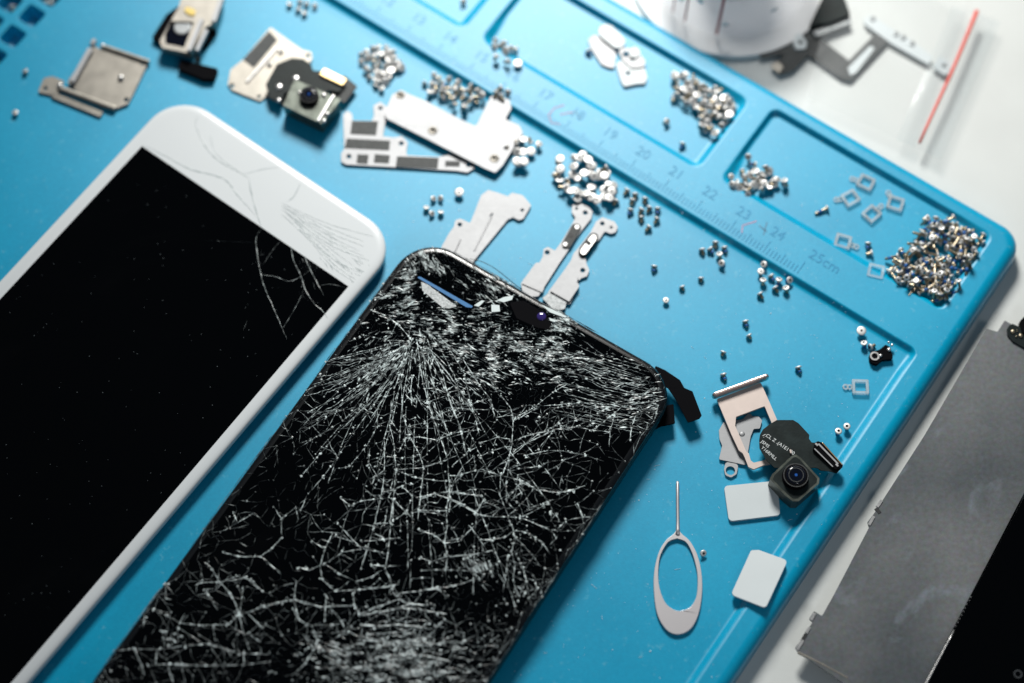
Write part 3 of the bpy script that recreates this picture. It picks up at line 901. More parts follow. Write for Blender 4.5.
tr(A7, S5, [(605, 550), (595, 683)], .22, .85); tr(A7, S5, [(755, 530), (765, 600), (800, 650), (1024, 620)], .28, 1); tr(A7, S5, [(860, 370), (950, 375), (1024, 375)], .28, 1)
tr(A7, S5, [(790, 650), (900, 610), (1024, 560)], .24, .9)
tr(A8, S5, [(340, 250), (310, 300), (305, 370)], .26, .8); tr(A8, S5, [(360, 270), (440, 300), (510, 340), (620, 355), (790, 350), (860, 270)], .22, .8)
tr(A8, S5, [(510, 340), (540, 285)], .2, .7); tr(A8, S5, [(500, 370), (570, 410), (630, 450)], .24, .8); tr(A8, S5, [(120, 500), (250, 490), (400, 490), (540, 470), (670, 460), (850, 515), (1024, 520)], .22, .8)
tr(A8, S5, [(250, 490), (295, 580), (310, 640)], .24, .85); tr(A8, S5, [(380, 490), (375, 580)], .26, .8); tr(A8, S5, [(330, 582), (450, 575), (660, 585), (880, 580), (1024, 560)], .22, .8)
tr(A8, S5, [(520, 575), (540, 683)], .22, .7); tr(A8, S5, [(440, 580), (475, 683)], .24, .8); tr(A8, S5, [(590, 130), (640, 110), (740, 110), (840, 75), (920, 100), (980, 160), (1024, 175)], .24, .9)
tr(A8, S5, [(650, 150), (690, 210), (725, 265)], .24, .9); tr(A8, S5, [(740, 110), (800, 170), (850, 290), (870, 390), (910, 500)], .24, .9); tr(A8, S5, [(875, 130), (850, 290)], .2, .8)
tr(A8, S5, [(850, 290), (940, 270), (1024, 240)], .2, .7); tr(A8, S5, [(900, 290), (980, 370), (1010, 330)], .3, 1); tr(A8, S5, [(900, 400), (970, 450)], .26, .9); tr(A8, S5, [(875, 515), (875, 580)], .4, 1)
tr(A8, S5, [(665, 5), (690, 30), (740, 110)], .22, .8); tr(A8, S5, [(430, 120), (430, 200), (470, 210)], .3, .8); tr(A8, S5, [(700, 370), (715, 450)], .22, .7); tr(A8, S5, [(765, 500), (765, 580)], .2, .7)
for k in range(7): tr(A8, S5, [(405 + 24 * k, 385 + 6 * k), (420 + 20 * k, 430 + 4 * k), (425 + 20 * k, 475 - 4 * k)], .16, .6)
tr(A9, S5, [(0, 240), (120, 210), (200, 230), (310, 250), (480, 242)], .26, .9); tr(A9, S5, [(125, 250), (160, 320), (210, 350), (340, 355), (400, 345)], .26, .95)
tr(A9, S5, [(320, 190), (310, 350)], .26, .8); tr(A9, S5, [(470, 170), (485, 260), (520, 300)], .28, .9); tr(A9, S5, [(520, 300), (620, 280), (740, 255), (850, 265), (1000, 290)], .32, 1)
tr(A9, S5, [(380, 160), (540, 150), (690, 135)], .28, 1); tr(A9, S5, [(680, 70), (700, 170), (770, 230), (900, 240)], .32, 1); tr(A9, S5, [(740, 170), (850, 160), (950, 140), (1010, 200)], .32, 1)
tr(A9, S5, [(340, 250), (400, 320), (430, 380), (370, 430)], .28, .9); tr(A9, S5, [(490, 330), (430, 380), (540, 440), (680, 450), (800, 440), (1000, 470)], .3, .95)
tr(A9, S5, [(520, 350), (600, 360), (740, 350), (900, 370)], .5, .8); tr(A9, S5, [(200, 420), (250, 490), (200, 570), (130, 640)], .3, 1); tr(A9, S5, [(240, 360), (270, 440), (250, 490)], .28, .9)
tr(A9, S5, [(600, 540), (760, 520), (900, 530), (1024, 560)], .4, .9); tr(A9, S5, [(630, 430), (590, 530)], .22, .8); tr(A9, S5, [(710, 490), (800, 470), (880, 440), (980, 330)], .28, .9)
for px, wd, at in T:
    for a_, b_ in zip(px, px[1:]):
        v_ = .85 + .9 * noise.noise(Vector((a_[0] * .045, a_[1] * .045, 5.5)))
        crack_px([a_, b_], wd * .66 * random.uniform(.8, 1.15), min(1, 1.1 * at * max(.45, v_)), .7, .05)
    # splinters hanging off each long fracture
    for a, b in zip(px, px[1:]):
        L_ = math.hypot(b[0] - a[0], b[1] - a[1])
        for _ in range(int(L_ / 7)):
            t = random.random(); x, y = a[0] + (b[0] - a[0]) * t, a[1] + (b[1] - a[1]) * t
            an = math.atan2(b[1] - a[1], b[0] - a[0]) + random.choice((-1, 1)) * random.uniform(.2, 1.3)
            l_ = random.uniform(1.5, 6)
            crack_px([(x, y), (x + math.cos(an) * l_, y + math.sin(an) * l_)], .12, at * random.uniform(.3, .9), .5, .03, sm=False)
        if random.random() < .8: nodes.append((Vector(a), 1.0)); nodes += [(Vector(a) + Vector((random.gauss(0, 1.1), random.gauss(0, 1.1))), .95) for _ in range(3)]
        for _ in range(int(L_ / 5)):
            t = random.random(); nodes.append((Vector((a[0] + (b[0] - a[0]) * t, a[1] + (b[1] - a[1]) * t)), random.uniform(.6, 1)))

# long fractures fanning down from the impact point, joined by rungs
RAYS = []
for k in range(24):
    th = 34 + k * 5.9 + random.uniform(-1.5, 1.5); x, y = 414 + random.uniform(-3, 10), 336 + random.uniform(0, 6); pl = [(x, y)]
    n_ = random.randint(8, 15) if 50 < th < 112 else random.randint(5, 11)
    for i in range(n_ * 2):
        th += (96 - th) * (.018 if th < 120 else .006) + random.gauss(0, 2.2); st_ = 9.5
        x += math.cos(R(th)) * st_; y += math.sin(R(th)) * st_; pl.append((x, y))
    RAYS.append(pl)
    for a_, b_ in zip(pl[1:], pl[2:]):        # uneven: bright runs, faint runs, gaps
        v_ = .62 + 1.3 * noise.noise(Vector((a_[0] * .05, a_[1] * .05, k * 3.3)))
        if v_ > .18: crack_px([a_, b_], .18 if v_ > .6 else .12, min(1, v_ * 1.15), .8, .04)
    for q in pl[1:]:
        if random.random() < .7: nodes.append((Vector(q), .9))
for A_, B_ in zip(RAYS, RAYS[1:]):
    i = 2
    while i < min(len(A_), len(B_)) - 1:
        a_, b_ = A_[i], B_[max(0, min(len(B_) - 1, i + random.choice((-1, 0, 0, 1))))]
        if random.random() < .72 and math.hypot(a_[0] - b_[0], a_[1] - b_[1]) < 45:
            m_ = ((a_[0] + b_[0]) / 2 + random.gauss(0, 1.2), (a_[1] + b_[1]) / 2 + random.gauss(1.5, 1.6))
            crack_px([a_, m_, b_], random.uniform(.08, .14), random.uniform(.25, .95), .7, .04)
            if random.random() < .4: nodes.append((Vector(m_), .8))
        i += random.choice((1, 1, 2))
# crushed glass: short strokes along the grain in the dense zones
DENSE = [(455, 330, 42, 20, 8, 560), (405, 303, 24, 22, -5, 240), (505, 352, 40, 22, 12, 460), (552, 358, 26, 24, 10, 330), (560, 326, 12, 12, 25, 160),
         (480, 378, 30, 16, 25, 220), (600, 372, 30, 16, 5, 120), (645, 398, 14, 24, -15, 170), (430, 262, 16, 14, 55, 150), (490, 282, 20, 14, 40, 140), (410, 280, 12, 14, -10, 90),
         (380, 365, 22, 24, -38, 170), (405, 645, 50, 12, 0, 300), (400, 672, 60, 12, 5, 420), (480, 565, 12, 12, 60, 110), (330, 655, 26, 14, 20, 150), (605, 410, 30, 14, -5, 80),
         (415, 350, 16, 18, 80, 90), (435, 395, 30, 30, 60, 120)]
for zx, zy, sx, sy, dr, cnt in DENSE:
    cnt = int(cnt * 1.5)
    for _ in range(cnt):
        x, y = random.gauss(zx, sx * .62), random.gauss(zy, sy * .62)
        if not ok_px(x, y): continue
        n = noise.noise(Vector((x * .07, y * .13, 3.1))) + .6 * noise.noise(Vector((x * .16, y * .4, 7.7)))
        if n < -.12 + random.random() * .16: continue
        a = R(dr) + random.gauss(0, .24); l_ = random.uniform(2, 11)
        dx, dy = math.cos(a) * l_ / 2, math.sin(a) * l_ / 2
        crack_px([(x - dx, y - dy), (x + random.uniform(-.5, .5), y + random.uniform(-.5, .5)), (x + dx, y + dy)], random.uniform(.07, .21) * (1 + max(0, n)), min(1, random.uniform(.25, .95) + .5 * max(0, n)), .5, .04, sm=False)
    # pulverised flakes
    for _ in range(cnt // 12):
        x, y = random.gauss(zx, sx * .6), random.gauss(zy, sy * .6)
        if ok_px(x, y): nodes.append((Vector((x, y)), random.uniform(.4, 1)))
# parallel fine fans running to the right-hand corner
for k in range(26):
    y0 = 340 + k * 3.0; x0 = 560 + random.uniform(-15, 25)
    y1 = 362 + k * 2.6
    crack_px([(x0, y0), (605, y0 * .45 + y1 * .55 + 4), (650 + random.uniform(-12, 14), y1 + 8)], .13, random.uniform(.3, .8), .6, .05)
for k in range(34):                          # the fan towards the lower left
    a = R(random.uniform(112, 170)); r0 = random.uniform(10, 60); l_ = random.uniform(20, 90)
    x, y = 412 + math.cos(a) * r0, 345 + math.sin(a) * r0
    crack_px([(x, y), (x + math.cos(a) * l_ * .5 - 2, y + math.sin(a) * l_ * .5 + 2), (x + math.cos(a + .08) * l_, y + math.sin(a + .08) * l_)], .14, random.uniform(.3, .85), .5, .09)
for q, sg in nodes:
    if not ok_px(q.x, q.y): continue
    p = to_mm(q); n = random.choice((3, 4, 5)); r0 = random.uniform(.12, .34) * (1.25 if random.random() < .15 else 1); a0 = random.random() * 6.3
    lp = [(p.x + r0 * random.uniform(.4, 1.2) * math.cos(a0 + 6.283 * i / n), p.y + r0 * random.uniform(.4, 1.2) * math.sin(a0 + 6.283 * i / n), ZC + .01) for i in range(n)]
    cr.add(lp + [(p.x, p.y, ZC + random.uniform(.04, .12))], [(i, (i + 1) % n, n) for i in range(n)], 0, sg * random.uniform(.6, 1.1))
cr.build('crack_web', M_crack, blk, attr=True)

# lifted glass shards, speaker slot and camera opening at the top edge
zb = ZB + .03
plate('speaker_slot', M_bluegap, Z((380, 230), 6.381, [(248, 296), (262, 300), (592, 486), (585, 496), (550, 492), (240, 304)]), ZB - .2, zb + .05, blk, r=.05, bevel=0)  # blue strip paints the reflection inside the slot
plate('speaker_mesh', M_silver, Z((380, 230), 6.381, [(262, 330), (300, 345), (490, 486), (440, 500), (400, 495), (270, 385)]), ZB - .2, zb + .02, blk, r=.1, bevel=0)
plate('sensor_window', M_barrel, Z((380, 230), 6.381, [(130, 262), (165, 256), (242, 298), (228, 318), (150, 282)]), ZB - .2, zb + .02, blk, r=.1, bevel=0)
hole = plate('camera_opening', M_barrel, Z((520, 290), 5.689, [(-60, 70), (20, 60), (140, 130), (180, 190), (165, 225), (100, 215), (-20, 160)]), ZB - .4, zb + .04, blk, r=.5, bevel=.03)
m = MB(); cpt = P(541.5, 316.5, zb); m.lathe([(1.15, .0), (1.1, .1), (.8, .22), (.01, .26)], (cpt.x, cpt.y, zb + .02), 18); m.build('camera_lens', principled('violet_lens_coating', (.03, .02, .12), .05, 0), hole, smooth=True)
def shard(px, tilt=0.35, seedn=0):
    m = MB(); ps = [P(a, b, zb + .15) for a, b in px]
    c = sum(ps, Vector()) / len(ps)
    lp = []
    for i, p in enumerate(ps): lp.append((p.x, p.y, zb + .1 + tilt * (p.y - c.y) * .25 + .2))
    n = len(lp)
    m.add(lp + [(a, b, z - .12) for a, b, z in lp], [tuple(range(n)), tuple(range(2 * n - 1, n - 1, -1))] + [(i, i + n, (i + 1) % n + n, (i + 1) % n) for i in range(n)])
    return m.build('glass_shard', M_crackshard, blk)
M_crackshard = principled('glass_shard', (.72, .80, .80), .2, 0)
shard(Z((380, 230), 6.381, [(745, 450), (790, 430), (852, 420), (842, 446), (790, 462)]))
shard(Z((380, 230), 6.381, [(710, 478), (762, 482), (766, 520), (712, 524)]))
shard(Z((380, 230), 6.381, [(600, 482), (650, 450), (668, 455), (630, 490)]))
shard(Z((520, 290), 5.689, [(120, 85), (180, 110), (265, 150), (258, 158), (170, 128)]))
shard(Z((520, 290), 5.689, [(165, 160), (205, 172), (200, 184), (170, 175)]))
# ribbon tails sticking out at the right-hand corner, and a thin wire along the top
z1 = 8.6
m = MB()
m.prism(rloop(W(Z((640, 300), 4, [(60, 262), (100, 280), (160, 320), (178, 352), (210, 365), (247, 462), (238, 474), (192, 490), (142, 395), (112, 352), (60, 330)]), z1), .3), z1 - .35, z1)
m.build('flex_tail', M_barrel, blk, bevel=.06)
m = MB(); m.prism(rloop(W(Z((640, 300), 4, [(60, 480), (90, 425), (134, 416), (140, 492), (84, 504), (50, 520)]), 8.0), .3), 7.4, 8.0); m.build('flex_tail', M_barrel, blk, bevel=.06)
m = MB(); m.tube([P(a, b, 10.5) for a, b in smooth_poly([(470, 259), (480, 261), (491, 266), (501, 273), (512, 282), (522, 290)])], .09, 6); m.build('thin_wire', M_blackm, blk, smooth=True)

# ---------- white phone front
WB = (-109.6, -36.8, -4.7, 158.0)
ZW = 9.0
c0 = WHT.w(-73, 72)
wht = thing('white_phone', 'white phone front with black display and cracks across its top right corner', 'phone', (c0.x, c0.y, 5.0))
m = MB()
m.loft([rr3(WHT, WB, 10.5, i, z, 10) for i, z in ((2.6, 5.4), (1.0, 5.7), (.2, 6.6), (0, 7.6), (.06, 8.2), (.3, 8.62), (.75, 8.85), (1.4, 8.96), (2.2, ZW))])
o = m.build('white_bezel', M_white, wht, smooth=True)
for p in o.data.polygons:
    if len(p.vertices) > 4: p.use_smooth = False
m = MB()
lp = [tuple(WHT.w(a, b)) for a, b in ((-105.9, 13.2), (-105.9, 142), (-39.8, 142), (-39.8, 13.2))]
m.prism(lp, ZW - .3, ZW + .03)
m.build('display', M_glass, wht)
def wcrack(off, s, pts, wd, mbx, z, at=1.0):
    pl = [Vector(P(q.x, q.y, z)[:2]) for q in smooth_poly(Z(off, s, pts))]
    stroke(mbx, wiggle(pl, .6, .05), wd * (.42 if mbx is dc else 1.1), z, at * .62, ridge=.03)
dc = MB(); bc = MB()
B7, s7 = (120, 90), 3.1036
B8, s8 = (200, 180), 4.268
zd, zw = ZW + .035, ZW + .005
for pts, wd, at in [([(268, 205), (240, 245), (245, 320), (258, 395), (280, 470), (320, 560), (370, 680)], .42, .8), ([(345, 258), (310, 300), (265, 365)], .22, .4),
        ([(258, 405), (320, 412), (380, 432), (432, 412)], .34, .75), ([(388, 285), (400, 345), (432, 412), (450, 470), (490, 530), (520, 555), (545, 590)], .42, .85),
        ([(447, 325), (460, 360), (490, 420), (528, 492)], .34, .75), ([(440, 470), (420, 520), (380, 590), (352, 635)], .24, .55), ([(510, 450), (560, 445), (620, 460)], .2, .4),
        ([(432, 412), (470, 380), (460, 340)], .2, .5), ([(330, 462), (345, 455)], .3, .5), ([(425, 480), (440, 490)], .3, .7), ([(320, 550), (332, 560)], .3, .6), ([(185, 640), (200, 600)], .3, .3), ([(75, 257), (82, 262)], .5, .4), ([(0, 255), (120, 262), (240, 268)], .1, .15)]:
    wcrack(B8, s8, pts, wd, dc, zd, at)
random.seed(5)
for _ in range(40):
    t = random.random(); x, y = random.choice([(250, 350), (432, 412), (490, 430), (440, 480), (455, 350)])
    x += random.gauss(0, 12); y += random.gauss(0, 22)
    wcrack(B8, s8, [(x, y), (x + random.gauss(0, 8), y + random.gauss(0, 10))], .25, dc, zd, random.uniform(.3, 1))
dc.build('display_crack', M_crack, wht, attr=True)
for pts, wd in [([(240, 85), (235, 110), (262, 170), (300, 215), (380, 262), (400, 275)], .22), ([(400, 275), (410, 330), (430, 400), (438, 420)], .28), ([(75, 172), (150, 210), (215, 245), (320, 275), (360, 320), (420, 390)], .28),
        ([(280, 140), (300, 200), (380, 260)], .14), ([(380, 262), (450, 245), (500, 240)], .14), ([(560, 290), (540, 330), (520, 345)], .16)]:
    wcrack(B7, s7, pts, wd, bc, zw)
for k in range(11):
    x, y = 505 + random.uniform(-8, 10), 350 + k * 4
    wcrack(B7, s7, [(x, y), (575 + k * 2, 385 + k * 9), (660, 420 + k * 13), (735 + random.uniform(-20, 60) - k * 3, 455 + k * 15)], random.uniform(.10, .2), bc, zw)
for k in range(22):
    x, y = random.uniform(600, 790), 0; y = 400 + (x - 560) * .62 + random.uniform(-10, 90)
    if y < 380 + (x - 480) * .33: continue
    wcrack(B7, s7, [(x, y), (x + random.uniform(10, 45), y + random.uniform(8, 34))], .12, bc, zw)
bc2 = MB()
keepf = []
def on_white(q):
    u, v = WHT.uv(q); return rrect_sdf(u, v, *WB, 10.5) < -2.3 and not (u > -106 and u < -39.7 and v > 13.1)
nb = MB()
for f in bc.f:
    vs_ = [bc.v[i] for i in f]
    if all(on_white(q) for q in vs_): nb.add(vs_, [tuple(range(len(vs_)))])
nb.build('bezel_crack', M_groove, wht)

# ================================================================== SCREWS
def screw_mb(kind):
    """built along -z (shank) with the top of the head at z = 0; returns head mb, shank mb, lock mb"""
    h, s, l = MB(), MB(), MB()
    if kind == 'long':   rh, hh, rs, ln = .80, .36, .38, 3.6
    elif kind == 'short': rh, hh, rs, ln = .88, .45, .46, 1.7
    elif kind == 'tiny': rh, hh, rs, ln = .80, .40, .42, 1.2
    else:                rh, hh, rs, ln = 1.18, .3, .48, 1.5          # flat, wide head
    seg = 14
    rc = .34 * rh if kind != 'wide' else .22 * rh
    h.loft([[(r * math.cos(2 * math.pi * i / seg), r * math.sin(2 * math.pi * i / seg), z) for i in range(seg)]
            for r, z in ((rs, -hh - .02), (rh * .93, -hh), (rh, -hh * .75), (rh, -hh * .35), (rh * .88, -.05), (rh * .7, 0), (rc * 1.15, 0))], cap=False)
    h.loft([[(r * math.cos(2 * math.pi * i / seg), r * math.sin(2 * math.pi * i / seg), z) for i in range(seg)] for r, z in ((rc * .7, -.28), (rc * 1.15, 0))], cap=False, mi=1)
    h.add([(rc * .75 * math.cos(2 * math.pi * i / seg), rc * .75 * math.sin(2 * math.pi * i / seg), -.27) for i in range(seg)], [tuple(range(seg))], mi=1)
    n = max(4, int(ln / .22)); prof = []
    for k in range(n + 1):                                              # threads
        z = -ln + (ln - hh) * k / n
        prof.append((rs * (1.0 if k % 2 else .84), z))
    prof = [(rs * .5, -ln - .08)] + prof
    s.loft([[(r * math.cos(2 * math.pi * i / 10), r * math.sin(2 * math.pi * i / 10), z) for i in range(10)] for r, z in prof])
    if kind in ('long', 'short'):
        z0, z1_ = (-ln * .78, -ln * .5) if kind == 'long' else (-ln * .95, -ln * .6)
        l.loft([[((rs + .03) * math.cos(2 * math.pi * i / 10), (rs + .03) * math.sin(2 * math.pi * i / 10), z) for i in range(10)] for z in (z0, z1_)])
    return h, s, l, (rh, hh, rs, ln)
SPEC = {}; PROTO = {}
KINDS = ('long', 'short', 'tiny', 'wide')
def mesh_from(mb_, mats, name):
    me = bpy.data.meshes.new(name)
    me.from_pydata([(a * MM, b * MM, c * MM) for a, b, c in mb_.v], [], mb_.f)
    for mm_ in mats: me.materials.append(mm_)
    me.polygons.foreach_set('material_index', mb_.mi)
    me.polygons.foreach_set('use_smooth', [len(p.vertices) == 4 for p in me.polygons])
    me.update(); return me
SM = [M_screwhead, M_hole, M_screw, M_blueLock]
for kd in KINDS:
    h, s, l, sp = screw_mb(kd)
    for lock in (0, 1):
        j = MB(); j.add(h.v, h.f); j.mi = list(h.mi)
        j.add(s.v, s.f, 2)
        if lock and l.v: j.add(l.v, l.f, 3)
        PROTO[kd, lock] = mesh_from(j, SM, 'screw')
    PROTO[kd, 'head'] = mesh_from(h, SM[:2], 'head')
    PROTO[kd, 'shank'] = mesh_from(s, [M_screw], 'shank')
    if l.v: PROTO[kd, 'lock'] = mesh_from(l, [M_blueLock], 'threadlocker_patch')
    SPEC[kd] = sp
NSCREW = 0; NBULK = 0
BULK = MB(); BULK_ON = False
def screw(pos, axis, kind='short', label='', group=None, parts=False, lock=0):
    """pos: centre of the head (mm); axis: direction the shank points"""
    global NSCREW, NBULK
    q = Vector((0, 0, -1)).rotation_difference(Vector(axis).normalized())
    q = q @ Quaternion((0, 0, 1), random.random() * 6.28)
    if BULK_ON:
        NBULK += 1
        me = PROTO[kind, lock]
        n = len(BULK.v)
        BULK.v += [tuple(q @ (v.co / MM) + Vector(pos)) for v in me.vertices]
        for p_ in me.polygons:
            BULK.f.append(tuple(i + n for i in p_.vertices)); BULK.mi.append(p_.material_index); BULK.at.append(1.0)
        return None
    NSCREW += 1
    if parts:
        o = bpy.data.objects.new('screw', None); o.empty_display_size = .002
        COL.objects.link(o)
        for nm in ('head', 'shank') + (('lock',) if lock and (kind, 'lock') in PROTO else ()):
            c = bpy.data.objects.new({'lock': 'threadlocker_patch'}.get(nm, nm), PROTO[kind, nm]); COL.objects.link(c); c.parent = o
    else:
        o = bpy.data.objects.new('screw', PROTO[kind, lock]); COL.objects.link(o)
    o.rotation_mode = 'QUATERNION'; o.rotation_quaternion = q
    o.location = Vector(pos) * MM
    tag(o, label, 'screw', group)
    return o
def zone_words(x, y, poly):
    xs = [p[0] for p in poly]; ys = [p[1] for p in poly]
    fx = (x - min(xs)) / (max(xs) - min(xs)); fy = (y - min(ys)) / (max(ys) - min(ys))
    a = 'upper' if fy < .25 else ('upper middle' if fy < .45 else ('middle' if fy < .6 else ('lower middle' if fy < .8 else 'lower')))
    b = 'far left' if fx < .2 else ('left' if fx < .42 else ('centre' if fx < .6 else ('right' if fx < .82 else 'far right')))
    return a + ' ' + b
def put(px, py, pose, kind, label, group=None, parts=False, lock=0, extra=0.0):
    """pose: 'up' head up lying back, 'stand' on its head, or an image angle (deg, 0 = right, 90 = down) the shank points to, lying"""
    rh, hh, rs, ln = SPEC[kind]
    f = floor_at(px, py)
    if pose == 'up':
        a = random.uniform(0, 6.28); z = f + ln * .55 + extra
        ax = Vector((math.cos(a) * .5, math.sin(a) * .5, -.8))
        p = P(px, py, f + ln * .6); return screw((p.x, p.y, f + ln * .62 + hh + extra), ax, kind, label, group, parts, lock)
    if pose == 'flat':                       # upright on the tip
        p = P(px, py, f + ln); return screw((p.x, p.y, f + ln + extra), (random.uniform(-.12, .12), random.uniform(-.12, .12), -1), kind, label, group, parts, lock)
    if pose == 'stand':                      # head down, shank in the air
        p = P(px, py, f); return screw((p.x, p.y, f + .02 + extra), (random.uniform(-.1, .1), random.uniform(-.1, .1), 1), kind, label, group, parts, lock)
    a = R(-pose)
    dip = math.atan2(rh - rs, ln)
    ax = Vector((math.cos(a) * math.cos(dip), math.sin(a) * math.cos(dip), -math.sin(dip)))
    c = P(px, py, f + rh)
    pos = Vector((c.x, c.y, f + rh * .98 + extra)) - Vector((ax.x, ax.y, 0)) * ln * .45
    return screw(pos, ax, kind, label, group, parts, lock)

random.seed(21)
C0 = (600, 150)
lone = [
 ((654, 268), 100, 'short', 'dark little screw left of two others on the open mat'),
 ((666, 300), 'flat', 'tiny', 'washer like screw head facing up on the open mat'),
 ((682.5, 287.5), 70, 'tiny', 'small screw between the round head and the black hooked one'),
 ((701, 279), 90, 'tiny', 'single screw just below the group of six by the ruler'),
 ((746, 323), 80, 'short', 'upper of two screws in line on the blank mat'),
 ((749.5, 336), 60, 'tiny', 'lower of two screws in line on the blank mat'),
 ((723, 353), 110, 'tiny', 'screw above the one beside the pink card tray'),
 ((724, 376), 75, 'short', 'screw lying just above the pink card tray'),
 ((799, 369), 75, 'short', 'lone screw with blue thread right of the card tray'),
 ((838.7, 430.7), 'flat', 'short', 'left screw of the touching pair near the right rim'),
 ((847, 426), 'flat', 'short', 'right screw of the touching pair near the right rim'),
 ((703.5, 554), 'up', 'tiny', 'tiny round screw beside the loop of the ejector pin'),
 ((822.5, 210), 155, 'long', 'lone screw lying in the compartment beside the clear frames'),
 ((868, 245), 100, 'short', 'upper screw of the pair by the heaped compartment corner'),
 ((870, 253), 170, 'short', 'lower screw of the pair by the heaped compartment corner'),
 ((667.5, 122), 'up', 'short', 'lone upright screw left of the heap in the middle compartment'),
 ((682, 145), 115, 'short', 'lone screw lying below the heap in the middle compartment'),
 ((589, 52), 60, 'short', 'screw beside the white brackets in the middle compartment'),
 ((25, 71), 'up', 'tiny', 'tiny screw beside the square cells at the far left'),
 ((15, 112), 'flat', 'tiny', 'pale tiny screw left of the bent steel plate'),
 ((459, 192), 'flat', 'wide', 'flat headed screw alone below the large steel plate'),
 ((861.5, 330.5), 'flat', 'wide', 'round headed screw at the end of the ruler step'),
 ((863.5, 343), 'up', 'short', 'screw squeezed between the round head and the black clip'),
 ((872, 346), -30, 'short', 'screw leaning against the black clip below the ruler step'),
 ((464, 2), 'up', 'short', 'lone pale screw near the top edge of the picture'),
]
for (x, y), pose, kd, lab in lone:
    put(x, y, pose, kd, lab, None, parts=(y > 180), lock=1 if kd in ('short', 'long') and random.random() < .6 else 0)
groups = [
 ('small screw in the loose cluster of six below the ruler', 'six screws below the ruler', [(702.5, 251), (711, 250), (715.5, 244), (725, 249), (719, 254), (721, 264)], 'short', None),
 ('small screw in the knot where the ruler ticks end', 'knot of screws at the ruler end', [(763, 265), (761, 271), (763, 280), (772, 277), (779, 279.5), (790, 281), (776, 289), (785.5, 288), (761, 295)], 'short', None),
 ('screw in the stretched row along the ruler step', 'row of screws along the ruler step', Z(C0, 4, [(105, 165), (140, 182), (180, 200), (128, 206), (120, 245), (195, 235), (230, 240), (163, 243), (165, 275), (225, 280), (192, 312), (62, 208)]), 'short', None),
 ('pale screw in the bunch of five above the phones', 'bunch of five screws above the phones', [(434, 199), (426.5, 207.5), (441, 212), (440, 199), (432.5, 214)], 'tiny', 'up'),
 ('blurred screw at the top edge near the mat groove', 'few screws at the top edge', [(290, 4), (300, 3), (305, 13), (315, 7), (298, 9), (306, 4)], 'tiny', 'up'),
]
ORD = ['first', 'second', 'third', 'fourth', 'fifth', 'sixth', 'seventh', 'eighth', 'ninth', 'tenth', 'eleventh', 'twelfth']
for lab0, grp, pts, kd, pose in groups:
    for i, (x, y) in enumerate(sorted(pts)):
        lab = lab0.replace('screw ', 'screw %s from the left ' % ORD[i], 1)
        ps = pose or random.choice(('up', random.uniform(40, 140), random.uniform(40, 140)))
        if 'row' in grp: ps = random.uniform(85, 130)
        if 'knot' in lab: ps = random.choice(('flat', 'up', 'up', 60))
        put(x, y, ps, kd, lab, grp, lock=1 if random.random() < .15 else 0)

def heap(poly, count, kinds, label, group, spacing, head_up=.3, layers=2, wide_up=False, lockp=.06, steep=.35, thick=.85, bulk=False, low_bulk=False):
    global BULK_ON
    xs = [p[0] for p in poly]; ys = [p[1] for p in poly]
    done = []; n = 0; tries = 0
    while n < count and tries < 60000:
        tries += 1
        x, y = random.uniform(min(xs), max(xs)), random.uniform(min(ys), max(ys))
        if not in_poly(x, y, poly): continue
        lay = random.choice(range(layers))
        if lay == 0 and low_bulk:
            cx, cy = sum(xs) / len(xs), sum(ys) / len(ys); x = cx + (x - cx) * .93; y = cy + (y - cy) * .93
        if lay:                              # upper layers sit inside the heap
            cx, cy = sum(xs) / len(xs), sum(ys) / len(ys)
            x = cx + (x - cx) * (1 - .08 * lay); y = cy + (y - cy) * (1 - .08 * lay)
        if any(l == lay and (x - a) ** 2 + (y - b) ** 2 < spacing ** 2 for a, b, l in done): continue
        done.append((x, y, lay)); n += 1
        kd = random.choice(kinds); rh, hh, rs, ln = SPEC[kd]; f = floor_at(x, y)
        if random.random() < head_up or kd == 'wide':
            tl = .22 if wide_up else .6
            ax = Vector((random.gauss(0, tl), random.gauss(0, tl), -1)).normalized()
            zt = f + ln * abs(ax.z) + hh * .3 + lay * thick
            p = P(x, y, zt); pos = Vector((p.x, p.y, zt))
        else:
            a = random.uniform(0, 6.283); ax = Vector((math.cos(a), math.sin(a), random.uniform(-steep, steep))).normalized()
            zc = f + max(rh, abs(ax.z) * ln / 2 + rs * .6) + lay * thick
            p = P(x, y, zc); pos = Vector((p.x, p.y, zc)) - ax * ln * .45
        lk = 1 if random.random() < lockp else 0
        BULK_ON = bulk or (lay == 0 and low_bulk)
        look = {'long': 'long', 'short': 'short', 'tiny': 'tiny', 'wide': 'wide headed'}[kd]
        patch = ' with blue patch' if lk and kd in ('long', 'short') else ''
        screw(pos, ax, kd, '%s screw%s, %s of the %s' % (look, patch, zone_words(x, y, poly), label), group, lock=lk)
        BULK_ON = False
    return n
h = [(958, 226), (905, 238), (893, 262), (875, 278), (910, 296), (939, 308), (946, 302), (985, 243), (988, 236), (960, 221), (925, 207), (920, 214), (922, 236)]
heap([(926, 209), (936, 210), (950, 214), (970, 226), (986, 237), (984, 245), (967, 276), (948, 302), (942, 305), (908, 293), (884, 276), (891, 260), (903, 246), (916, 240), (920, 224)], 168, ('long', 'long', 'long', 'long', 'short'),
     'corner compartment heap', 'heap of long screws in the corner compartment', 4.7, .12, 3, lockp=.45, thick=.7, low_bulk=True)
heap([(668, 66), (690, 72), (735, 98), (741, 106), (727, 124), (718, 136), (700, 133), (699, 112), (684, 106), (668, 98), (673, 84)], 82, ('short', 'short', 'tiny', 'wide'),
     'middle compartment heap', 'heap of screws in the middle compartment', 4.5, .45, 2, low_bulk=True)
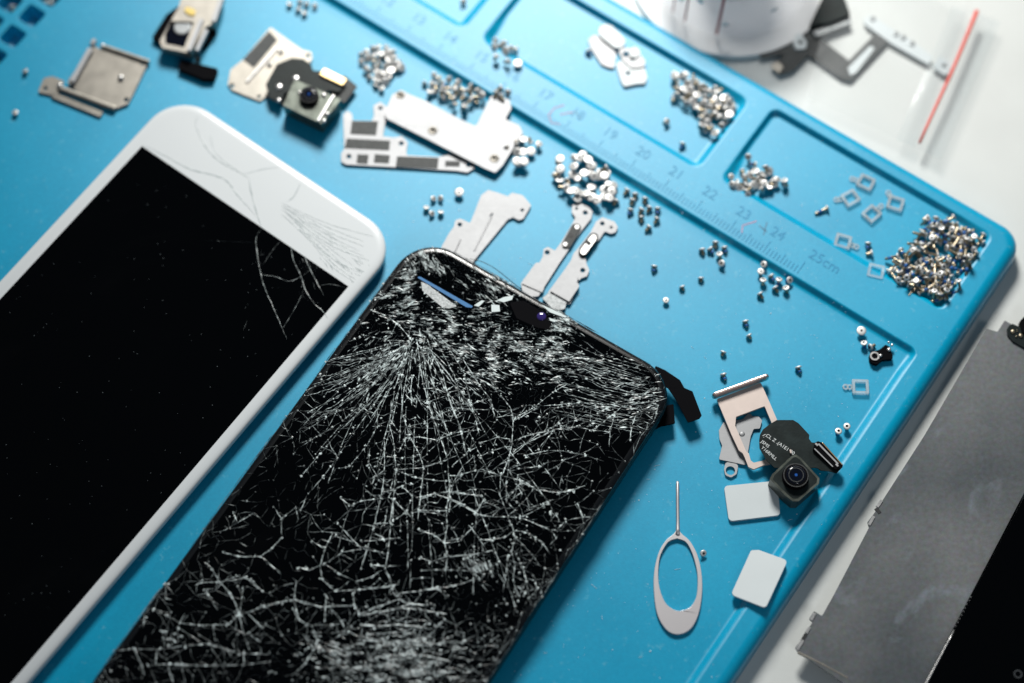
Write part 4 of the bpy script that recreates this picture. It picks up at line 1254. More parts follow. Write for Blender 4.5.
heap([(748, 150), (760, 164), (777, 174), (794, 184), (792, 190), (776, 184), (757, 190), (745, 198), (724, 186), (728, 175), (742, 166)], 36, ('short', 'wide', 'tiny'),
     'heap against the compartment wall', 'heap of screws by the compartment wall', 4.6, .5, 2, low_bulk=True)
heap([(560, 150), (590, 156), (608, 166), (620, 186), (616, 198), (600, 204), (582, 202), (560, 192), (550, 176), (556, 162)], 46, ('wide', 'wide', 'short'),
     'pile above the slim brackets', 'pile of flat headed screws by the ruler', 5.2, .4, 2, wide_up=True)
heap([(505, 146), (520, 134), (532, 140), (545, 144), (528, 154), (530, 160), (515, 166), (505, 160)], 14, ('wide', 'short', 'tiny'),
     'pile behind the large plate corner', 'screws beside the large steel plate', 5.5, .5, 2, wide_up=True)
heap([(424, 76), (440, 74), (464, 84), (482, 90), (486, 98), (472, 104), (460, 112), (448, 103), (436, 94), (424, 88)], 34, ('short', 'short', 'tiny'),
     'pile above the large steel plate', 'screws above the large steel plate', 5.2, .3, 2, bulk=True)
heap([(362, 48), (385, 44), (404, 58), (402, 70), (392, 74), (384, 90), (374, 84), (364, 72), (357, 60)], 34, ('tiny', 'wide', 'short'),
     'open scatter beside the mat step', 'scatter of screws left of the mat groove', 5.2, .8, 1, bulk=True)
heap([(488, 42), (500, 38), (518, 50), (524, 66), (510, 64), (494, 54)], 10, ('short', 'wide', 'tiny'),
     'small pile at the groove end', 'small pile at the compartment corner', 5.2, .5, 2, bulk=True)
heap([(497, 84), (508, 92), (502, 99), (494, 94)], 4, ('short',), 'few by the large plate arm', 'screws by the plate arm', 4.6, .3, 1, bulk=True)
# screws resting in the little square cells
BULK_ON = True
for (cu, cv) in CELLS:
    p = MAT.w(cu, cv)
    for _ in range(3):
        q = p + Vector((random.uniform(-1.3, 1.3), random.uniform(-1.3, 1.3)))
        d = Vector((q.x, q.y, 2.6)) - CAM
        py = 341.5 - FPX * (d.dot(Vector((0, math.cos(TILT), math.sin(TILT)))) / d.dot(Vector((0, math.sin(TILT), -math.cos(TILT)))))
        pxx = 512 + FPX * d.x / d.dot(Vector((0, math.sin(TILT), -math.cos(TILT))))
        if not (-4 < pxx < 70 and -4 < py < 70): continue
        if (18 < pxx < 46 and 5 < py < 28) or (2 < pxx < 27 and 25 < py < 48): continue
        a = random.uniform(0, 6.28)
        screw((q.x, q.y, mat_z(cu, cv) + .9 + random.uniform(0, .5)), (math.cos(a), math.sin(a), -.2), 'short', 'screw lying in one of the small square cells of the mat', 'screws in the square cells')

BULK_ON = False
o = BULK.build('small_screws', SM); o['kind'] = 'stuff'
tag(o, 'many tiny blurred screws in loose piles far back on the mat and deep in the corner heap', 'screws')
for p in o.data.polygons: p.use_smooth = len(p.vertices) == 4

# ================================================================== METAL PARTS ON THE MAT
f5 = FLOOR
# bent steel plate, top left
o8 = (30, 30); s8_ = 7.59
ctr = P(96, 78, f5)
t = thing('bent_plate', 'bent nickel steel plate with folded rims and one bright stud, far left', 'metal plate', (ctr.x, ctr.y, f5))
plate('plate', M_nickel, Z(o8, s8_, [(475, 120), (560, 150), (890, 260), (790, 470), (745, 560), (690, 580), (650, 600), (540, 590), (300, 420), (285, 390)]), f5 + .5, f5 + .85, t, holes=[(126.5, 99.5, .5), (142.5, 63, .5)], r=.3)
def ridge(px, z0, z1_, name, mat, parent, wd, bev=.25):
    m = MB(); a = [P(*q, z1_) for q in px]
    for i in range(len(a) - 1):
        d = (a[i + 1] - a[i]); n = Vector((-d.y, d.x, 0)).normalized() * wd / 2
        m.prism([(a[i].x + n.x, a[i].y + n.y), (a[i].x - n.x, a[i].y - n.y), (a[i+1].x - n.x, a[i+1].y - n.y), (a[i+1].x + n.x, a[i+1].y + n.y)][::1], z0, z1_)
    return m.build(name, mat, parent, bevel=bev, segs=3)
ridge(Z(o8, s8_, [(462, 130), (312, 400)]), f5 + .3, f5 + 2.2, 'folded_rim', M_satin, t, 1.5, .6)
ridge(Z(o8, s8_, [(490, 60), (462, 115)]), f5 + .3, f5 + 1.6, 'folded_rim', M_satin, t, 1.3, .5)
ridge(Z(o8, s8_, [(535, 110), (905, 235)]), f5 + .3, f5 + 1.7, 'folded_rim', M_nickel, t, 1.2, .5)
ridge(Z(o8, s8_, [(215, 430), (650, 590)]), f5 + .3, f5 + 1.6, 'folded_rim', M_nickel, t, 1.6, .6)
ridge(Z(o8, s8_, [(170, 490), (545, 640)]), f5 + .1, f5 + .8, 'lower_flange', M_nickel, t, 1.6, .3)
plate('fixing_tab', M_nickel, Z(o8, s8_, [(60, 470), (105, 365), (170, 350), (260, 385), (235, 460), (190, 500)]), f5 + .2, f5 + .7, t, holes=[(45.5, 88, .45)], r=.7)
for q, r_ in (((690, 355), .75), ((225, 415), .7), ((550, 115), .6)):
    p = P(*Z(o8, s8_, [q])[0], f5 + 1.6); m = MB(); m.lathe([(r_, 0), (r_, .7), (r_ * .8, 1.0), (r_ * .3, 1.1)], (p.x, p.y, f5 + .7), 16); m.build('stud', M_steel, t, smooth=True)

# module at the top left edge with its dark connector
o9, s9 = (140, 0), 7.59
ctr = P(190, 25, f5)
t = thing('camera_module', 'grey metal module with a dark round window at the top left edge', 'phone part', (ctr.x, ctr.y, f5))
plate('black_base', M_barrel, Z(o9, s9, [(90, 285), (200, 110), (300, 40), (560, 190), (580, 235), (500, 345), (400, 400), (160, 330)]), f5, f5 + 1.6, t, r=.5, bevel=.2)
plate('housing', M_nickel, Z(o9, s9, [(290, 60), (330, -60), (640, -40), (560, 180), (500, 200), (385, 405), (165, 362), (150, 310)]), f5 + 1.6, f5 + 4.0, t, r=.7, bevel=.3,
      hole_polys=[Z(o9, s9, [(235, 160), (410, 165), (335, 360), (190, 330), (190, 260)])])
plate('dark_window', M_lens, Z(o9, s9, [(225, 150), (420, 155), (340, 370), (180, 340), (180, 250)]), f5 + 1.7, f5 + 3.2, t, r=.5, bevel=.05)
m = MB(); p = P(*Z(o9, s9, [(320, 205)])[0], f5 + 3.5); m.lathe([(2.2, 0), (2.2, .25), (1.9, .35)], (p.x, p.y, f5 + 3.2), 24); m.build('silver_disc', M_silver, t, smooth=False)
ridge(Z(o9, s9, [(468, 140), (368, 385)]), f5 + 3.9, f5 + 4.9, 'bright_bar', M_satin, t, 1.15)
ridge(Z(o9, s9, [(508, 220), (428, 385)]), f5 + 3.0, f5 + 4.3, 'bright_bar', M_satin, t, .95)
ridge(Z(o9, s9, [(625, -40), (555, 165)]), f5 + 3.9, f5 + 4.6, 'bright_bar', M_satin, t, 1.3)
plate('adhesive_blob', M_yellow, Z(o9, s9, [(335, 80), (350, 50), (390, 60), (425, 80), (410, 120), (370, 110)]), f5 + 3.9, f5 + 4.4, t, r=.6, bevel=.2)
ctr = P(198, 70, f5)
t = thing('board_connector', 'small black plug lying below the grey module at the upper left', 'connector', (ctr.x, ctr.y, f5))
plate('plug', M_barrel, Z(o9, s9, [(305, 450), (590, 520), (560, 600), (480, 600), (400, 565), (290, 520)]), f5, f5 + 1.8, t, r=.4, bevel=.2)
plate('flex_stub', M_flex, Z(o9, s9, [(420, 470), (425, 420), (460, 430), (455, 480)]), f5 + .4, f5 + .7, t, r=.2)

# shield plate with camera module lying over it
oa, sa_ = (210, 10), 5.375
ctr = P(262, 68, f5)
t = thing('shield_plate', 'warm grey shield plate with a dark ribbed patch under the blurred camera', 'metal plate', (ctr.x, ctr.y, f5))
plate('plate', M_nickel, Z(oa, sa_, [(325, 92), (350, 110), (440, 175), (500, 215), (545, 225), (550, 262), (520, 300), (420, 520), (300, 465), (270, 488), (220, 470), (180, 455), (120, 430), (95, 400), (110, 320), (175, 268)]),
      f5 + .1, f5 + .6, t, holes=[(232, 85.5, .5), (308, 55.5, .5), (259, 96.5, .4)], r=.4)
plate('ribbed_patch', M_mesh, Z(oa, sa_, [(318, 112), (362, 160), (237, 308), (178, 265)]), f5 + .6, f5 + .75, t, r=.2, bevel=0)
ridge(Z(oa, sa_, [(360, 200), (195, 385)]), f5 + .6, f5 + 1.1, 'raised_rib', M_steel, t, .7, .2)
for q in ((380, 222), (320, 290)):
    p = P(*Z(oa, sa_, [q])[0], f5 + 1); m = MB(); m.lathe([(.6, 0), (.6, .5), (.3, .8)], (p.x, p.y, f5 + .6), 12); m.build('stud', M_steel, t, smooth=True)

def lens_unit(parent, px, py, z, r, mat_ring=M_barrel):
    c = P(px, py, z)
    m = MB(); m.lathe([(r * 1.1, 0), (r * 1.1, .35), (r, .5), (r, 1.5), (r * .9, 1.65), (r * .78, 1.65)], (c.x, c.y, z), 36)
    ring = m.build('lens', mat_ring, parent, bevel=0, smooth=False)
    for r0_, r1_, zz_ in ((1.02, .94, 1.52), (.62, .57, 1.76)):
        m = MB(); m.prism(circ(c, r * r0_, 40), z + zz_, z + zz_ + .04, [circ(c, r * r1_, 40)]); m.build('lens_ring', M_mesh, ring)
    m = MB(); m.lathe([(r * .80, 0), (r * .8, .02), (r * .62, .05), (r * .3, .08), (.02, .09)], (c.x, c.y, z + 1.66), 32); m.build('lens_glass', M_lens, ring, smooth=True)
    m = MB(); m.lathe([(r * .12, 0), (r * .12, .03)], (c.x, c.y, z + 1.745), 20); m.build('lens_iris', principled('blue_lens_coating', (.02, .09, .35), .1), ring, smooth=False)
    return ring
ctr = P(308, 90, f5)
t = thing('camera_module', 'blurred phone camera with dark blue lens lying on the shield plate, upper left', 'camera module', (ctr.x, ctr.y, f5))
plate('flex_board', M_flex, Z(oa, sa_, [(440, 258), (500, 262), (545, 292), (552, 325), (610, 330), (720, 395), (700, 440), (640, 430), (560, 470), (400, 440), (385, 500), (320, 470), (300, 400), (360, 290)]), f5 + 2.6, f5 + 2.9, t, r=.9, bevel=.05)
plate('housing', M_greenm, Z(oa, sa_, [(455, 372), (705, 480), (600, 612), (392, 512)]), f5 + .8, f5 + 5.2, t, r=.5, bevel=.3)
lens_unit(t, 309.5, 97.5, f5 + 5.2, 2.3)
plate('connector', M_gold, Z(oa, sa_, [(615, 312), (735, 372), (712, 402), (590, 345)]), f5 + 2.9, f5 + 3.6, t, r=.2, bevel=.1)
plate('stiffener', M_mesh, Z(oa, sa_, [(720, 350), (792, 410), (722, 500), (640, 450)]), f5 + 1.5, f5 + 1.9, t, r=.6, bevel=.1)
ridge(Z(oa, sa_, [(665, 455), (580, 595)]), f5 + 5.1, f5 + 5.7, 'bright_edge', M_steel, t, .8, .2)
for q, r_ in (((372, 415), 1.0), ((462, 370), 1.0), ((370, 487), .65), ((613, 598), .6), ((482, 445), .5), ((612, 458), .7), ((630, 560), .6)):
    p = P(*Z(oa, sa_, [q])[0], f5 + 3.2); zz = f5 + (5.2 if q[0] > 475 else 2.9); p = P(*Z(oa, sa_, [q])[0], zz)
    m = MB(); m.lathe([(r_, 0), (r_, .25), (r_ * .6, .5)], (p.x, p.y, zz), 12); m.build('solder_joint', M_steel, t, smooth=True)

# logic board shield frame
od, sd = (330, 80), 4.6545
ctr = P(400, 145, f5)
t = thing('window_bracket', 'thin white metal frame with dark taped windows beside the large steel plate', 'metal bracket', (ctr.x, ctr.y, f5))
plate('frame', M_satin, Z(od, sd, [(62, 160), (82, 142), (103, 158), (106, 188), (195, 190), (205, 165), (203, 118), (235, 102), (265, 125), (258, 190), (246, 262), (300, 268), (335, 262), (362, 290), (355, 330), (358, 350), (430, 354), (505, 358), (575, 345), (640, 364), (672, 378), (672, 410), (640, 430), (590, 422), (300, 405), (75, 393), (52, 380), (52, 340), (66, 322)]),
      f5 + .3, f5 + .7, t, holes=[(380.5, 108, .45), (401.3, 143.3, .5), (349, 156.3, .5), (468.5, 164.8, .5)], r=.45)
for pts in ([(102, 190), (224, 192), (214, 256), (94, 250)], [(78, 272), (280, 282), (275, 326), (68, 316)], [(128, 345), (180, 348), (174, 390), (123, 386)], [(208, 345), (279, 350), (274, 387), (204, 383)], [(312, 355), (506, 362), (500, 412), (306, 403)], [(538, 375), (606, 378), (602, 402), (534, 400)]):
    plate('dark_window', M_mesh, Z(od, sd, pts), f5 + .66, f5 + .80, t, r=.1, bevel=0)

# large steel plate
ctr = P(460, 128, f5)
t = thing('large_plate', 'large pale steel plate with one square arm, biggest metal piece on the mat', 'metal plate', (ctr.x, ctr.y, f5))
plate('plate', M_satin, Z(od, sd, [(290, 68), (330, 46), (372, 68), (440, 95), (620, 190), (680, 215), (748, 78), (775, 66), (836, 95), (845, 130), (815, 182), (880, 210), (898, 242), (805, 395), (770, 432), (728, 415), (262, 178), (254, 150)]),
      f5 + 1.2, f5 + 1.75, t, r=1.0, bevel=.12)
for q in ((327, 70), (478, 235), (765, 365)):
    c_ = Z(od, sd, [q])[0]; p = P(*c_, f5 + 1.75); m = MB(); m.lathe([(1.25, 0), (1.1, .14), (.8, .15), (.7, -.02)], (p.x, p.y, f5 + 1.76), 18); m.build('dimple', M_nickel, t, smooth=True)

# three slim brackets by the top of the black phone
oe, se = (430, 180), 5.12
ctr = P(485, 225, f5)
t = thing('wide_bracket', 'wide white bracket with hooked end poking out behind the shattered phone', 'metal bracket', (ctr.x, ctr.y, f5))
plate('plate', M_satin, Z(oe, se, [(60, 340), (100, 268), (122, 240), (130, 205), (155, 197), (188, 212), (205, 222), (262, 78), (298, 50), (375, 74), (398, 84), (420, 64), (475, 78), (518, 128), (505, 152), (478, 198), (455, 206), (425, 190), (398, 202), (235, 400), (180, 480), (40, 420)]),
      f5 + .25, f5 + .75, t, holes=[(459.8, 224.5, .45), (522.2, 210, .35)], hole_polys=[Z(oe, se, [(303, 190), (312, 172), (330, 168), (312, 188)])], r=.8)
plate('raised_step', M_satin, Z(oe, se, [(60, 350), (98, 272), (150, 285), (158, 300), (125, 372)]), f5 + .7, f5 + 1.1, t, r=.5, bevel=.15)
ridge(Z(oe, se, [(318, 180), (225, 362)]), f5 + .7, f5 + .95, 'fold_line', M_satin, t, .35, .08)
ctr = P(560, 250, f5)
t = thing('slim_bracket', 'slim white bracket with an oval grey insert, left of the near matching pair', 'metal bracket', (ctr.x, ctr.y, f5), 'pair of slim brackets above the shattered phone')
plate('plate', M_satin, Z(oe, se, [(465, 530), (540, 425), (562, 422), (577, 392), (582, 352), (605, 342), (640, 362), (672, 318), (735, 212), (745, 192), (725, 165), (730, 128), (760, 116), (815, 135), (832, 162), (826, 196), (803, 225), (775, 260), (660, 430), (555, 595), (480, 600)]),
      f5 + .25, f5 + .75, t, holes=[(585.3, 212.6, .5), (547.2, 252.3, .5), (576.5, 208.5, .3)], r=.6)
plate('oval_insert', M_mesh, Z(oe, se, [(728, 228), (762, 220), (775, 245), (718, 345), (682, 348), (675, 325)]), f5 + .75, f5 + 1.05, t, r=1.2, bevel=.08)
for q, r_, mt in (((752, 240), .5, M_steel), ((722, 282), .65, M_hole), ((692, 328), .5, M_steel)):
    p = P(*Z(oe, se, [q])[0], f5 + 1.06); m = MB(); m.lathe([(r_, 0), (r_, .08)], (p.x, p.y, f5 + 1.05), 14); m.build('rivet', mt, t)
plate('step', M_satin, Z(oe, se, [(480, 505), (500, 500), (585, 550), (575, 575), (470, 530)]), f5 + .7, f5 + 1.0, t, r=.15)
ctr = P(590, 260, f5)
t = thing('slim_bracket', 'slim white bracket with a raised black rimmed slot, nearer the ruler of the pair', 'metal bracket', (ctr.x, ctr.y, f5), 'pair of slim brackets above the shattered phone')
plate('plate', M_satin, Z(oe, se, [(600, 580), (692, 455), (722, 410), (735, 375), (765, 340), (822, 268), (850, 213), (882, 190), (945, 213), (962, 240), (950, 268), (925, 275), (895, 262), (870, 300), (795, 395), (802, 430), (816, 460), (805, 492), (775, 502), (755, 520), (765, 545), (715, 640)]),
      f5 + .25, f5 + .75, t, holes=[(602.3, 223.4, .45), (611.2, 227.3, .3), (582.7, 270.2, .5)], r=.6)
plate('raised_box', M_satin, Z(oe, se, [(615, 568), (693, 458), (760, 495), (752, 522), (764, 545), (712, 622)]), f5 + .75, f5 + 1.35, t, r=.2, bevel=.12)
plate('grey_foot', M_silver, Z(oe, se, [(575, 605), (612, 572), (700, 625), (690, 660), (640, 672)]), f5 + .3, f5 + .95, t, r=.1)
plate('black_rim', M_barrel, Z(oe, se, [(822, 275), (845, 268), (862, 285), (858, 310), (800, 388), (775, 392), (760, 372), (768, 345)]), f5 + .75, f5 + 1.3, t, r=1.2, bevel=.1)
plate('slot_insert', M_steel, Z(oe, se, [(826, 284), (842, 276), (854, 290), (850, 306), (796, 380), (780, 383), (768, 370), (775, 350)]), f5 + 1.3, f5 + 1.55, t, r=1.0, bevel=.1)
plate('slot_gap', M_hole, Z(oe, se, [(792, 318), (812, 308), (828, 322), (815, 338)]), f5 + 1.5, f5 + 1.6, t, r=.2, bevel=0)

# ================================================================== CARD TRAY, CAMERA, CARDS, PIN
og, sg_ = (640, 360), 5.257
ctr = P(735, 440, f5)
t = thing('steel_clip', 'pale flat steel clip with eyelet lying under the rose gold card tray', 'metal bracket', (ctr.x, ctr.y, f5))
plate('plate', M_satin, Z(og, sg_, [(440, 325), (470, 330), (500, 318), (540, 312), (565, 285), (582, 283), (590, 296), (625, 298), (642, 318), (630, 360), (598, 362), (582, 400), (570, 470), (555, 552), (415, 522), (432, 450), (418, 415), (415, 370)]), f5 + .25, f5 + .7, t, r=.5, bevel=.1)
plate('eyelet', M_satin, Z(og, sg_, [(450, 535), (518, 548), (508, 600), (478, 618), (448, 605), (442, 575)]), f5 + .2, f5 + .6, t, holes=[(730.4, 470.6, .85)], r=1.0, bevel=.1)
p = P(742, 434, f5 + .7); m = MB(); m.lathe([(.7, 0), (.5, .12), (.1, .16)], (p.x, p.y, f5 + .7), 12); m.build('dimple', M_satin, t, smooth=True)
ctr = P(742, 425, f5)
t = thing('card_tray', 'rose gold metal card tray with open window leaning over the steel clip', 'card tray', (ctr.x, ctr.y, f5))
zt = f5 + 2.0
outer = Z(og, sg_, [(403, 205), (635, 118), (680, 220), (722, 318), (700, 400), (690, 545), (650, 552), (598, 574), (570, 562), (552, 515), (540, 490), (520, 475), (480, 390)])
inner = Z(og, sg_, [(505, 298), (655, 242), (690, 325), (705, 380), (672, 520), (640, 530), (598, 540), (582, 528), (572, 490), (558, 480), (500, 345)])
plate('tray_plate', M_rose, outer, zt - .75, zt, t, hole_polys=[inner], r=.5, bevel=.1)
# outer lip of the tray: an upright rounded bar
a, b = P(*Z(og, sg_, [(380, 192)])[0], zt + .4), P(*Z(og, sg_, [(675, 86)])[0], zt + .4)
d = (b - a).normalized(); n = Vector((-d.y, d.x, 0)); loops = []
m = MB()
for tt in range(2):
    pass
prof = [(-1.0, -.85), (.9, -.85), (1.15, -.5), (1.15, .5), (.9, .85), (-1.0, .85), (-1.15, .5), (-1.15, -.5)]
loops = []
L_ = (b - a).length
for s_, k_ in ((0, .55), (.25, .85), (.7, 1), (L_ - .7, 1), (L_ - .25, .85), (L_, .55)):
    loops.append([tuple(a + d * s_ + Vector((0, 0, 1)) * (z_ * k_) + n * (y_ * k_ * .62)) for z_, y_ in prof])
m.loft(loops[::-1]); m.build('outer_lip', principled('darker_rose_metal', (.62, .47, .43), .3, .9), t, bevel=.1, smooth=False)
m = MB(); p = P(*Z(og, sg_, [(655, 98)])[0], zt + 1.2); m.lathe([(.35, 0), (.35, .25)], (p.x, p.y, zt + 1.35), 12); m.build('ejector_hole', M_hole, t)

oc, sc = (755, 415), 7.589
ctr = P(797, 470, f5)
t = thing('camera_module', 'sharp rear camera with black flex board and gold edged connector beside the card tray', 'camera module', (ctr.x, ctr.y, f5))
flex = plate('flex_board', M_flex, Z(oc, sc, [(38, 150), (60, 110), (110, 70), (165, 38), (290, 38), (330, 62), (412, 150), (410, 180), (430, 208), (455, 210), (478, 198), (520, 212), (668, 378), (665, 395), (620, 440), (560, 425), (500, 420), (470, 400), (340, 400), (150, 400), (128, 380), (85, 340), (35, 250), (32, 190)]), f5 + 3.4, f5 + 3.75, t, r=.35, bevel=.06)
plate('housing', M_greenm, Z(oc, sc, [(285, 305), (312, 300), (345, 322), (490, 480), (485, 520), (330, 655), (285, 655), (230, 610), (112, 485), (130, 450)]), f5 + .4, f5 + 5.0, t, r=.4, bevel=.3)
plate('housing_face', M_flex, Z(oc, sc, [(290, 322), (312, 318), (340, 338), (472, 482), (468, 512), (325, 634), (288, 634), (242, 596), (134, 488), (148, 456)]), f5 + 4.9, f5 + 5.03, t, r=.5, bevel=.02)
m = MB(); cpx = Z(oc, sc, [(300, 470)])[0]
ring0 = P(*cpx, f5 + 5)
lens_unit(t, cpx[0] + .6, cpx[1] + .5, f5 + 5.0, 2.85)
plate('connector', M_barrel, Z(oc, sc, [(452, 218), (478, 200), (520, 212), (668, 378), (655, 400), (610, 412), (585, 395), (440, 260)]), f5 + 3.75, f5 + 4.5, t, r=.2, bevel=.08)
conn = ridge(Z(oc, sc, [(482, 218), (632, 372)]), f5 + 4.5, f5 + 4.75, 'contact_row', M_satin, t, .42, .05)
ridge(Z(oc, sc, [(452, 255), (592, 392)]), f5 + 4.3, f5 + 4.6, 'contact_row', M_satin, t, .3, .05)
ridge(Z(oc, sc, [(510, 208), (662, 376)]), f5 + 4.3, f5 + 4.65, 'gold_edge', M_gold, t, .22, .05)
for q in ((468, 226), (622, 382)):
    p = P(*Z(oc, sc, [q])[0], f5 + 4.6); m = MB(); m.box((p.x, p.y, f5 + 4.5), .8, .5, .3, R(-50)); m.build('connector_cap', M_satin, t, bevel=.05)
def flex_text(body, px, py, size, ang, z, parent, mat=M_print):
    vs_, fs_ = text_mesh(body, size); c = P(px, py, z); ca, sa2 = math.cos(R(ang)), math.sin(R(ang)); m = MB()
    m.add([(c.x + x * ca - y * sa2, c.y + x * sa2 + y * ca, z) for x, y, _ in vs_], fs_)
    return m.build('printed_text', mat, parent)
flex_text('CL Z .(A1E1 00', *Z(oc, sc, [(78, 160)])[0], 1.25, -37, f5 + 3.78, flex)
flex_text('1:', *Z(oc, sc, [(52, 150)])[0], 1.25, -60, f5 + 3.78, flex)
flex_text('JSMS', *Z(oc, sc, [(42, 205)])[0], 1.15, -42, f5 + 3.78, flex)
flex_text('Y16RMLL', *Z(oc, sc, [(44, 250)])[0], 1.15, -44, f5 + 3.78, flex)
ridge(Z(oc, sc, [(268, 262), (274, 288)]), f5 + 3.7, f5 + 4.3, 'gold_pad', M_rose, t, .45, .05)

m = MB(); m.prism(rloop(W([(724, 486), (770.5, 481.3), (778, 490.5), (780.3, 515), (729, 521.2)], f5 + .8), [.9, .5, .5, .9, .9]), f5 + .02, f5 + .8)
tag(m.build('blank_card', M_card, bevel=.08), 'blank white plastic chip card beside the sharp camera, upper of the two', 'chip card', 'two blank chip cards')
m = MB()
def lean(base):
    def f(p):
        return base + max(0, (MAT.uv(p)[0] - (-11)) * .13)
    return f
m.prism(rloop(W([(751, 550.5), (758.5, 550.3), (787, 562), (765, 609.8), (730.8, 595)], f5 + 1.6), [.5, .5, .9, .9, .9]), lean(f5 + .15), lean(f5 + .9))
tag(m.build('blank_card', M_card, bevel=.08), 'blank white plastic chip card tilted against the right mat rim, lower of the two', 'chip card', 'two blank chip cards')

# ejector pin
oh, sh = (640, 470), 4.0176
ctr = P(678, 580, f5)
t = thing('ejector_pin', 'silver card ejector pin with an oval loop handle pointing up the picture', 'ejector pin', (ctr.x, ctr.y, f5))
out_l = [(150, 235), (170, 258), (200, 285), (228, 335), (245, 400), (250, 470), (243, 545), (225, 605), (195, 645), (150, 660), (110, 645), (78, 600), (62, 545), (55, 460), (60, 390), (78, 325), (105, 282), (134, 258)]
in_l = [(150, 275), (185, 290), (210, 335), (228, 400), (232, 455), (226, 510), (205, 548), (180, 562), (152, 566), (125, 555), (100, 530), (80, 480), (73, 420), (80, 350), (105, 300), (125, 282)]
m = MB()
lo = [Vector(P(q.x, q.y, f5 + .8)[:2]) for q in smooth_poly(Z(oh, sh, out_l + out_l[:1]))[:-1]]
li = [Vector(P(q.x, q.y, f5 + .8)[:2]) for q in smooth_poly(Z(oh, sh, in_l + in_l[:1]))[:-1]]
m.prism(lo, f5 + .05, f5 + .85, [li]); m.build('loop_handle', M_pin, t, bevel=.12, segs=2)
m = MB(); m.tube([P(*q, f5 + .5) for q in Z(oh, sh, [(151, 46), (151, 55), (151, 120), (152, 200), (152, 240), (151, 262)])], lambda f: .28 if f < .1 else (.40 + .25 * max(0, f - .7) / .3), 10)
m.build('pin', M_pin, t, smooth=True)

# black clip among the screws at the end of the ruler step
oi, si = (840, 310), 7.586
ctr = P(876, 355, f5)
t = thing('black_clip', 'tiny black clip with ringed eyelet among screws at the ruler end', 'metal clip', (ctr.x, ctr.y, f5))
plate('clip_body', M_barrel, Z(oi, si, [(222, 345), (235, 320), (300, 300), (345, 262), (380, 280), (400, 345), (400, 370), (320, 378), (280, 412), (245, 402), (225, 380)]), f5 + .1, f5 + 1.3, t, r=.4, bevel=.15)
c = P(*Z(oi, si, [(262, 352)])[0], f5 + 1.3); m = MB(); m.prism(circ(c, 1.15, 20), f5 + 1.3, f5 + 1.6, [circ(c, .75, 20)]); m.build('eyelet', M_steel, t)
for q, r_ in (((308, 345), .4), ((372, 300), .5), ((395, 265), .35), ((370, 245), .3)):
    p = P(*Z(oi, si, [q])[0], f5 + 1.5); m = MB(); m.lathe([(r_, 0), (r_, .4), (r_ * .5, .55)], (p.x, p.y, f5 + 1.2), 10); m.build('pin_stud', M_steel, t, smooth=True)

# clear moulded frames
CLEAR = [((866, 182), 28, 200, 'clear plastic frame nearest the compartment upper wall'), ((850.5, 197.5), -30, 175, 'clear plastic frame with a shaded crossbar, left of the four in the compartment'),
         ((871.7, 213.4), -42, 318, 'clear plastic frame with its tail touching the neighbouring frame'), ((895.5, 203), 20, 245, 'clear plastic frame standing right of the other compartment frames'),
         ((843, 241), 18, 22, 'clear plastic frame lying on the ruler side of the compartment'), ((860.5, 386.5), 2, 182, 'clear plastic frame alone on the mat near the right rim'),
         ((876, 271), 15, 200, 'faint clear frame half under the corner screw heap')]
for (x, y), an, nub, lab in CLEAR:
    f = floor_at(x, y); c = P(x, y, f + .9)
    t = thing('clear_frame', lab, 'plastic frame', (c.x, c.y, f), 'clear moulded frames')
    a = R(-an)
    def rot(px_, py_): return (c.x + px_ * math.cos(a) - py_ * math.sin(a), c.y + px_ * math.sin(a) + py_ * math.cos(a))
    o_ = rloop([rot(*q) for q in ((-2.0, -1.85), (2.0, -1.85), (2.0, 1.85), (-2.0, 1.85))], .3)
    i_ = rloop([rot(*q) for q in ((-1.3, -1.2), (1.3, -1.2), (1.3, 1.2), (-1.3, 1.2))], .15)
    m = MB(); m.prism(o_, f + .05, f + 1.0, [i_]); m.build('frame', M_clear, t, bevel=.1)
    nb_ = R(-nub); d = Vector((math.cos(nb_), math.sin(nb_), 0)); m = MB()
    nn = Vector((-d.y, d.x, 0))
    for k, (dd, w_) in enumerate(((2.55, .7), (3.5, .75))):
        q = c + d * dd
        m.prism(circ((q.x, q.y), w_, 14), f + .05 + k * .01, f + .5 + k * .02, [circ((q.x, q.y), w_ * .5, 10)])
    m.build('tail', M_clear, t)

# white brackets heaped in the middle compartment
ob, sb = (570, 10), 7.59
fc = floor_at(615, 55)
def loose(name, mat, px, z0, z1_, label, cat, group, r=.8, bev=.15, holes=()):
    o = plate(name, mat, Z(ob, sb, px), z0, z1_, None, r=r, bevel=bev, holes=holes)
    return tag(o, label, cat, group)
G_ = 'white brackets heaped in the middle compartment'
loose('small_bracket', M_satin, [(140, 225), (180, 190), (255, 205), (350, 330), (335, 440), (290, 432), (240, 410), (160, 290)], fc + .1, fc + .7, 'dull left plate at the bottom of the white heap in the compartment', 'metal bracket', G_)
loose('small_bracket', M_card, [(350, 410), (390, 380), (500, 330), (570, 390), (565, 430), (585, 510), (570, 555), (500, 560), (410, 580), (385, 530)], fc + .1, fc + .8, 'square ended plate at the lower end of the white heap', 'metal bracket', G_, holes=[(628, 73, .5)])
loose('small_bracket', M_card, [(225, 130), (270, 105), (315, 120), (380, 180), (422, 235), (395, 285), (340, 285), (250, 215), (215, 175)], fc + .9, fc + 1.5, 'bright rounded white piece on top of the white heap', 'metal bracket', G_, r=1.2)
loose('small_bracket', M_satin, [(370, 310), (400, 285), (510, 300), (530, 330), (575, 390), (560, 430), (470, 440), (400, 380)], fc + .8, fc + 1.2, 'ring studded plate on the right of the white heap', 'metal bracket', G_, holes=[(626, 54, .7), (632, 60.5, .6)])
